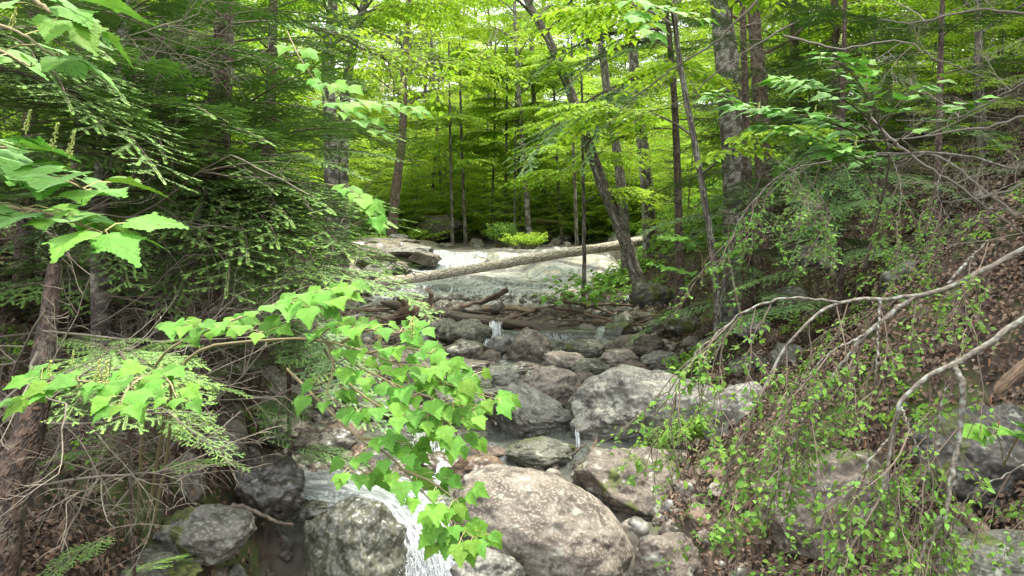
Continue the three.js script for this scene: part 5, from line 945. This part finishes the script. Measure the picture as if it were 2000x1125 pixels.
// ------------------------------------------------------------------ drooping birch limb at lower right
const OVAL = [0, 1, 2].map((s) => { const m = new MB(); addLeaf(m, V(0, 0, 0), V(0, 0, 1), V(0, 1, 0), 1, 0.68, [1, 1, 1], true, 0.1 + 0.05 * s); return m.geo(); });
const smallTones = (c) => { const r = rngOf(7); return Array.from({ length: 5 }, () => leafMat(jitterCol(c, r, 0.22), 0.5, 0.6)); };
function twiggy(label, seed, defs, counts, o = {}) {
  const rng = rngOf(seed), base = at(...defs[0][0][0]), g = thing('birch_limb', base, label, 'branch');
  const limbs = defs.map(([p, a, b]) => { const P = curve(local(p.map((q) => at(...q)), base), 34, 0.009, rng), m = new MB(), PF = curve(P, 170); m.tube(PF, (t) => lerp(a, b, t) * 0.66, 11, (t, an, q) => { const n = n3(q.x * 60, q.y * 60, q.z * 60), l = smooth(0.3, 0.5, n3(q.x * 26 + 4, q.y * 26, q.z * 26)); return mixc(mixc([0.125, 0.105, 0.08], [0.055, 0.045, 0.034], clamp(0.5 + 1.4 * n)), [0.2, 0.21, 0.18], l * 0.8); }, { relief: (t, an, l) => 0.14 * n3(Math.cos(an) * 2, Math.sin(an) * 2, l * 22) + 0.3 * Math.max(0, n3(3, 5, l * 9) - 0.45) }); part('limb', m.geo(), M.twig, g); return P; });
  const spots = [];
  const twigGeo = (q, dir, L) => {
    const m = new MB(), grow = (p, d, len, r, lev) => {
      const n = 7, pts = [p.clone()], c = p.clone(), dd = d.clone();
      for (let k = 0; k < n; k++) { dd.add(V((rng() - 0.5) * 0.5 - 0.03, -0.08 + (rng() - 0.5) * 0.3, (rng() - 0.5) * 0.4)).normalize(); c.addScaledVector(dd, len / n); pts.push(c.clone()); if (lev < 2 && k > 0 && rng() < (lev ? 0.45 : 0.8)) grow(c, dd.clone().applyAxisAngle(V(rng() - 0.5, rng() - 0.5, rng() - 0.5).normalize(), lerp(0.5, 1.1, rng())), len * lerp(0.25, 0.55, rng()), r * 0.6, lev + 1); if (k > 0) for (let j = 0; j < 2; j++) if (rng() < 0.17) spots.push([c.clone().add(V((rng() - 0.5) * 0.012, (rng() - 0.5) * 0.012, (rng() - 0.5) * 0.012)), dd.clone()]); }
      m.tube(pts, (t) => r * lerp(1, 0.4, t), 4, mixc([0.075, 0.055, 0.04], [0.17, 0.125, 0.09], rng()));
    };
    grow(q, dir, L, 0.0034, 0); return m.geo();
  };
  limbs.forEach((P, li) => { const n = counts[li]; for (let k = 0; k < n; k++) { const t = lerp(0.3, 1, (k + rng()) / n), q = P[Math.min(34, Math.round(t * 34))], d = V(-0.22 + (rng() - 0.5) * 1.0, -0.5 - rng() * 0.5, 0.1 + (rng() - 0.5) * 0.9).normalize(); part('twig', twigGeo(q, d, lerp(0.2, 0.5, rng())), M.twig, g); } });
  // a curtain of finer twigs low down
  const tone = smallTones([0.16, 0.3, 0.045]), rest = new MB();
  spots.sort((a, b) => (b[0].z - a[0].z));
  let used = 0;
  spots.forEach(([p, d], k) => {
    const dir = V(d.x * 0.5 + (rng() - 0.5) * 1.5, -0.35 + (rng() - 0.5) * 0.9, d.z + (rng() - 0.5) * 1.5).normalize(), nrm = V((rng() - 0.5), 0.9, 0.5 + (rng() - 0.5) * 0.8).normalize(), L = lerp(0.014, 0.036, rng());
    if (used < 300 && k % 2 === 0) { used++; putLeaf(g, OVAL[k % 3], tone[k % 5], p, dir, nrm, L); } else addLeaf(rest, p, dir, nrm, L, L * 0.66, jitterCol([0.16, 0.3, 0.045], rng, 0.3), true);
  });
  const rp = part('leaves', rest.geo(), M.leaf, g); rp.userData.kind = 'stuff';
  // brown catkins
  for (const [x, y, d] of o.catkins ? [[1570, 945, 3], [1625, 990, 3], [1580, 925, 3.05], [1935, 775, 3.05], [1950, 820, 3.0], [1690, 860, 3], [1550, 930, 3.1], [1932, 700, 3.05]] : []) { const m = new MB(), p = at(x, y, d).sub(base); m.tube([p, p.clone().add(V(0.002, -0.014, 0)), p.clone().add(V(0, -0.032, 0))], (t) => 0.0045 * Math.sin(Math.PI * (0.15 + 0.75 * t)), 6, [0.2, 0.09, 0.045]); part('catkin', m.geo(), M.twig, g); }
}
twiggy('broken birch limb with drooping leafy twigs over the right bank', 44, [
    [[[2390, 900, 4.1], [2290, 610, 4.0], [2160, 480, 3.85], [2040, 470, 3.7], [1960, 508, 3.6], [1870, 552, 3.5], [1790, 578, 3.4], [1720, 584, 3.35], [1640, 592, 3.3], [1570, 640, 3.2], [1510, 720, 3.15], [1450, 850, 3.1], [1400, 960, 3.1]], 0.026, 0.004],
    [[[1790, 578, 3.4], [1740, 612, 3.35], [1690, 655, 3.3], [1640, 715, 3.3], [1590, 790, 3.25], [1545, 870, 3.25], [1490, 960, 3.2]], 0.018, 0.003],
    [[[1640, 592, 3.3], [1560, 582, 3.25], [1470, 600, 3.2], [1390, 660, 3.15], [1340, 715, 3.1], [1310, 790, 3.1]], 0.01, 0.002],
    [[[1720, 584, 3.35], [1715, 650, 3.3], [1712, 720, 3.25], [1700, 800, 3.25]], 0.009, 0.003],
    [[[2390, 890, 4.05], [2230, 640, 3.6], [2060, 590, 3.3], [1980, 635, 3.2], [1900, 690, 3.1], [1862, 712, 3.05], [1815, 735, 3.0], [1760, 790, 2.95], [1742, 850, 2.95], [1730, 940, 2.9], [1690, 1020, 2.9], [1640, 1095, 2.85], [1610, 1150, 2.85]], 0.024, 0.005],
    [[[1862, 712, 3.05], [1882, 760, 3.0], [1872, 850, 3.0], [1858, 930, 2.95], [1845, 1010, 2.9], [1800, 1080, 2.9], [1780, 1150, 2.85]], 0.021, 0.008],
    [[[1760, 790, 2.95], [1780, 850, 2.9], [1815, 920, 2.9]], 0.007, 0.003],
    [[[1742, 850, 2.95], [1700, 900, 2.9], [1660, 960, 2.9], [1600, 1010, 2.9]], 0.008, 0.002],
    [[[1870, 700, 3.1], [1840, 790, 3.05], [1828, 880, 3.0], [1820, 990, 3.0]], 0.007, 0.002],
    [[[2380, 960, 4.0], [2200, 870, 3.4], [2040, 890, 3.0], [1960, 930, 3.0], [1900, 960, 3.0], [1860, 1010, 3.0]], 0.009, 0.003],
    [[[1850, 555, 3.5], [1900, 500, 3.5], [1930, 470, 3.5]], 0.012, 0.006],
    [[[1690, 655, 3.3], [1620, 690, 3.25], [1560, 760, 3.2], [1500, 860, 3.15]], 0.008, 0.002],
], [16, 13, 13, 6, 12, 9, 4, 8, 6, 7, 2, 9], { catkins: true });
twiggy('leafy twig arching down before the right slope', 45, [
    [[[1980, 330, 5.0], [1860, 300, 4.9], [1740, 300, 4.8], [1640, 305, 4.7], [1560, 322, 4.6], [1490, 372, 4.5], [1440, 440, 4.4], [1415, 510, 4.4]], 0.012, 0.002],
    [[[1560, 322, 4.6], [1600, 380, 4.6], [1630, 430, 4.5]], 0.005, 0.002],
    [[[1740, 300, 4.8], [1760, 370, 4.7], [1750, 450, 4.6]], 0.006, 0.002],
    [[[1860, 300, 4.9], [1830, 370, 4.8], [1860, 440, 4.7]], 0.006, 0.002],
  ], [14, 6, 7, 7]);
// dead grey branches sweeping across the upper right
{
  const list = [
    [[[2060, 205, 5.2], [1960, 240, 5.3], [1860, 258, 5.5], [1740, 275, 5.7], [1640, 272, 5.9]], 0.012, 'long dead branch sweeping across at maple height on the right'],
    [[[2060, 330, 4.8], [1960, 375, 4.9], [1900, 390, 5.0], [1840, 395, 5.1]], 0.011, 'dead branch below the maple sapling at the right edge'],
    [[[2050, 130, 5.2], [1940, 195, 5.4], [1850, 235, 5.6], [1750, 235, 5.8]], 0.011, 'dead branch curving down from the right edge'],
    [[[1700, 230, 5.2], [1760, 290, 5.1], [1850, 350, 5.0], [1950, 420, 4.9], [2040, 480, 4.8]], 0.013, 'thick dead branch slanting down to the right edge'],
    [[[2050, 30, 5.6], [1900, 20, 5.8], [1780, 45, 6.0], [1720, 38, 6.2]], 0.012, 'dark dead branch across the upper right corner'],
    [[[1980, 420, 5.4], [1900, 355, 5.5], [1840, 310, 5.6], [1780, 300, 5.7], [1640, 315, 5.9], [1560, 330, 6.1], [1500, 380, 6.2]], 0.012, 'pale bent dead branch reaching left to the hemlock'],
    [[[1530, 70, 5.6], [1640, 95, 5.5], [1760, 80, 5.4], [1840, 120, 5.3], [1920, 150, 5.2]], 0.009, 'arched pale twig above the shaded maple sapling'],
    [[[1480, 0, 8], [1400, 80, 8.1], [1320, 130, 8.2], [1240, 190, 8.4], [1180, 250, 8.6]], 0.014, 'bare branch slanting down left before the thick birch'],
    [[[1560, 40, 8], [1440, 110, 8], [1340, 190, 8.2], [1250, 225, 8.4]], 0.011, 'second bare branch slanting across the thick birch'],
    [[[590, 45, 8.6], [660, 70, 8.8], [720, 100, 9], [790, 120, 9.2], [860, 122, 9.4], [960, 112, 9.6]], 0.022, 'dark branch arching from the left over the stream'],
    [[[735, 105, 9.1], [780, 135, 9.2], [830, 150, 9.3], [880, 160, 9.4]], 0.012, 'side fork below the arching dark branch'],
    [[[140, 120, 4.6], [200, 105, 4.8], [228, 92, 5], [236, 70, 5.2]], 0.02, 'pale curved branch stub on the grey-barked fir'],
    [[[208, 108, 4.9], [240, 150, 4.8], [280, 188, 4.7]], 0.008, 'thin fork hanging from the pale branch stub'],
  ];
  { const q = at(2170, 300, 5.4), foot = onGround(q.x, q.z, 0.1), g = thing('bare_tree', foot, 'dead bare trunk just beyond the right edge', 'tree'), m = new MB(); m.tube(curve([V(0, 0, 0), V(0.04, 1.5, 0), V(-0.03, 3, 0.05), V(0, 5, 0)], 24, 0.01, rngOf(3)), (t) => lerp(0.06, 0.025, t), 10, [1, 1, 1], { along: 1.1 }); part('trunk', m.geo(), M.maple, g); }
  for (const [pts, r, label] of list) {
    if (pts[0][0] >= 2040) pts.unshift([2170, pts[0][1] + (pts[0][1] - pts[1][1]), 5.4]);
    const base = at(...pts[0]), rng = rngOf(Math.round(pts[1][0])), g = thing('bare_branch', base, label, 'branch'), P = curve(local(pts.map((p) => at(...p)), base), 26, 0.02, rng), m = new MB();
    m.tube(P, (t) => lerp(r, r * 0.3, t), 7, [0.1, 0.085, 0.068]); part('limb', m.geo(), M.twig, g);
    for (let k = 0; k < 7; k++) { const q = P[4 + Math.floor(rng() * 21)], b = part('side_twig', DEAD[k % 5], M.twig, g); b.position.copy(q); b.rotation.set(rng() * 6, rng() * 6.28, (rng() - 0.5) * 1.2); b.scale.setScalar(r * lerp(14, 30, rng())); }
    if (pts[0][0] === 590) { const lb = new MB(), wb = new MB(); for (let k = 0; k < 60; k++) { const q = P[4 + Math.floor(rng() * 22)]; spray(lb, wb, q, V(rng() - 0.3, (rng() - 0.5) * 0.5, rng() - 0.5).normalize(), lerp(0.3, 0.8, rng()), rng, { leaf: 0.085, gap: 0.05, col: LEAFCOL.spring, fine: true }); } part('twig', wb.geo(), M.twig, g).userData.kind = 'stuff'; part('foliage', lb.geo(), M.leaf, g); }
  }
}
// ------------------------------------------------------------------ broad-leaved shrubs and weeds
function leafyPlant(name, label, px, py, d, o) {
  const rng = rngOf(Math.round(px * 3 + py)), base = o.foot || footAt(px, d, 0.02), g = thing(name, base, label, o.category || 'plant', o.group), wood = new MB(), rest = new MB();
  const n = o.stems, tone = o.tones;
  for (let k = 0; k < n; k++) {
    const a = rng() * 6.28, R = o.R * Math.sqrt(rng()), h = o.h * lerp(0.45, 1, rng()), t = V(Math.cos(a) * R * (o.wideX || 1), h - 0.3 * R * (o.fall || 0), Math.sin(a) * R), f = V(t.x * 0.35, 0, t.z * 0.35);
    if (o.onSlope) { t.y += H(base.x + t.x, base.z + t.z) - base.y; f.y = H(base.x + f.x, base.z + f.z) - base.y; }
    wood.tube([f, f.clone().lerp(t, 0.5).add(V(0, h * 0.15, 0)), t], (u) => lerp(0.006, 0.0015, u) * (o.thick || 1), 4, [0.08, 0.07, 0.035]);
    const m = o.leaves || 6;
    for (let j = 0; j < m; j++) {
      const u = lerp(0.45, 1, (j + 0.5) / m), q = f.clone().lerp(t, u).add(V(0, h * 0.15 * 4 * u * (1 - u), 0)), az = j * 2.4 + rng(), dir = V(Math.cos(az), -0.15 - rng() * 0.3, Math.sin(az)).normalize(), nrm = V((rng() - 0.5) * 0.5, 1, 0.25 + (rng() - 0.5) * 0.5).normalize(), L = o.leaf * lerp(0.7, 1.2, rng());
      if (tone) putLeaf(g, o.maple ? MAPLE[(j + k) % 6] : OVAL[(j + k) % 3], tone[(j * 3 + k) % tone.length], q, dir, nrm, L); else addLeaf(rest, q, dir, nrm, L, L * (o.wide || 0.55), jitterCol(o.col, rng, 0.25), true);
    }
  }
  part('stem', wood.geo(), M.twig, g).userData.kind = 'stuff'; if (!tone) part('foliage', rest.geo(), M.leaf, g); return g;
}
leafyPlant('hobblebush', 'broad-leaved shrub spreading over the right edge of the slab', 1150, 590, 13.6, { stems: 24, leaves: 5, R: 1.0, h: 0.8, leaf: 0.16, tones: smallTones(LEAFCOL.herb), wideX: 1.1, category: 'shrub' });
leafyPlant('hobblebush', 'second broad-leaved shrub below the leaning tree', 1190, 560, 15, { stems: 20, leaves: 5, R: 0.9, h: 0.8, leaf: 0.15, tones: smallTones(LEAFCOL.herb), category: 'shrub' });
leafyPlant('bright_bush', 'bright yellow-green bush on top of the slab', 1015, 480, 21.6, { stems: 110, leaves: 10, R: 0.55, h: 0.55, leaf: 0.075, col: LEAFCOL.spring, category: 'shrub', wideX: 1.3, foot: V(0.35, slabH(0.35, -22) - 0.02, -22) });
leafyPlant('bright_bush', 'taller green bush left of the bright yellow-green one', 985, 470, 22.6, { stems: 80, leaves: 10, R: 0.5, h: 0.8, leaf: 0.08, col: LEAFCOL.herb, category: 'shrub', foot: V(-0.3, slabH(-0.3, -23.2) - 0.02, -23.2) });
leafyPlant('weed_clump', 'green weeds at the left head of the slab', 800, 440, 26, { stems: 120, leaves: 9, R: 1.6, h: 0.6, leaf: 0.09, col: LEAFCOL.spring, onSlope: true });
leafyPlant('weed_clump', 'small fern-like weeds on the left slab ledge', 745, 470, 22.5, { stems: 40, leaves: 8, R: 0.6, h: 0.25, leaf: 0.06, col: LEAFCOL.herb, foot: V(-3.9, slabH(-3.9, -22.5) - 0.02, -22.5) });
leafyPlant('weed_clump', 'fresh green weeds under the forked sapling', 1350, 660, 9.4, { stems: 60, leaves: 9, R: 0.42, h: 0.42, leaf: 0.065, col: LEAFCOL.herb, onSlope: true });
leafyPlant('weed_clump', 'leafy weeds growing against the big lichen block', 1330, 860, 7.0, { stems: 60, leaves: 9, R: 0.35, h: 0.36, leaf: 0.055, col: LEAFCOL.herb, onSlope: true });
leafyPlant('weed_clump', 'weeds below the lichen block at the twig tips', 1270, 880, 6.9, { stems: 24, leaves: 8, R: 0.22, h: 0.25, leaf: 0.05, col: LEAFCOL.herb, onSlope: true });
leafyPlant('honeysuckle', 'oval-leaved shrub behind the hanging birch limb', 1760, 960, 3.9, { stems: 34, leaves: 9, R: 0.45, h: 0.6, leaf: 0.055, tones: smallTones(LEAFCOL.herb), onSlope: true, category: 'shrub' });
leafyPlant('honeysuckle', 'low leafy shrub along the bottom right edge', 1500, 1100, 4.1, { stems: 30, leaves: 9, R: 0.6, h: 0.5, leaf: 0.042, col: LEAFCOL.herb, onSlope: true, category: 'shrub' });
leafyPlant('honeysuckle', 'leafy shrub at the bottom right corner', 1900, 1080, 3.4, { stems: 40, leaves: 10, R: 0.5, h: 0.45, leaf: 0.042, col: LEAFCOL.herb, onSlope: true, category: 'shrub' });
// ground cover on the slopes and the forest floor
{
  const rng = rngOf(321), lm = new MB(), gm = new MB();
  for (let k = 0; k < 26; k++) { const a = rng() * 6.28; addLeaf(lm, V((rng() - 0.5) * 0.5, 0.01 + rng() * 0.02, (rng() - 0.5) * 0.5), V(Math.cos(a), (rng() - 0.4) * 0.5, Math.sin(a)).normalize(), V((rng() - 0.5), 1, (rng() - 0.5)).normalize(), lerp(0.025, 0.06, rng()), lerp(0.018, 0.035, rng()), jitterCol([[0.085, 0.05, 0.03], [0.14, 0.092, 0.058], [0.05, 0.03, 0.02]][k % 3], rng, 0.3), false, 0.25); }
  for (let k = 0; k < 16; k++) { const a = k * 2.4, q = V((rng() - 0.5) * 0.5, 0, (rng() - 0.5) * 0.5), h = lerp(0.06, 0.22, rng()); for (let j = 0; j < 5; j++) { const b = a + j * 1.256; addLeaf(gm, q.clone().add(V(0, h * lerp(0.6, 1, rng()), 0)), V(Math.cos(b), 0.1 - rng() * 0.4, Math.sin(b)).normalize(), V(0, 1, 0.2).normalize(), lerp(0.05, 0.1, rng()), lerp(0.03, 0.05, rng()), jitterCol(LEAFCOL.herb, rng, 0.35)); } }
  const scatter = (name, geo, mat, n, pick, label) => {
    const im = new THREE.InstancedMesh(geo, mat, n), o = new THREE.Object3D(), e = 0.15;
    for (let k = 0; k < n; k++) { const [x, z, s] = pick(), y = H(x, z), nx = H(x - e, z) - H(x + e, z), nz = H(x, z - e) - H(x, z + e); o.position.set(x, y + 0.01, z); o.up.set(0, 1, 0); const nn = V(nx, 2 * e, nz).normalize(); o.quaternion.setFromUnitVectors(V(0, 1, 0), nn); o.rotateY(rng() * 6.28); o.scale.setScalar(s); o.updateMatrix(); im.setMatrixAt(k, o.matrix); }
    im.name = name; scene.add(im); tag(im, label, 'ground cover', null, 'stuff');
  };
  const onBank = (dmin, dmax, f, t0 = 0.15) => { for (let q = 0; q < 60; q++) { const d = lerp(dmin, dmax, rng()), x = f(d); if (bankOf(x, d)[1] > t0) return [x, -d]; } return [8, -dmax]; };
  scatter('leaf_litter', lm.geo(), M.twig, 8000, () => { const right = rng() < 0.72, [x, z] = onBank(3, 18, (d) => right ? lerp(1.4, 0.75 * d + 2, rng()) : -lerp(1.2, 0.75 * d + 1, rng())); return [x, z, lerp(0.7, 1.3, rng())]; }, 'dry brown leaf litter strewn over both banks');
  scatter('undergrowth', gm.geo(), M.leaf, 2600, () => { const [x, z] = onBank(16, 48, (d) => (rng() - 0.5) * 1.5 * d, 0.3); return [x, z, lerp(0.8, 2.2, rng())]; }, 'low green undergrowth on the forest floor behind');
  scatter('seedlings', gm.geo(), M.leaf, 160, () => { const right = rng() < 0.8, [x, z] = onBank(5, 17, (d) => right ? lerp(1.8, 0.75 * d + 1, rng()) : -lerp(1.4, 0.7 * d, rng()), 0.4); return [x, z, lerp(0.3, 0.8, rng())]; }, 'scattered tiny green seedlings and moss sprigs on the banks');
}
shadows(scene);
renderer.render(scene, camera);
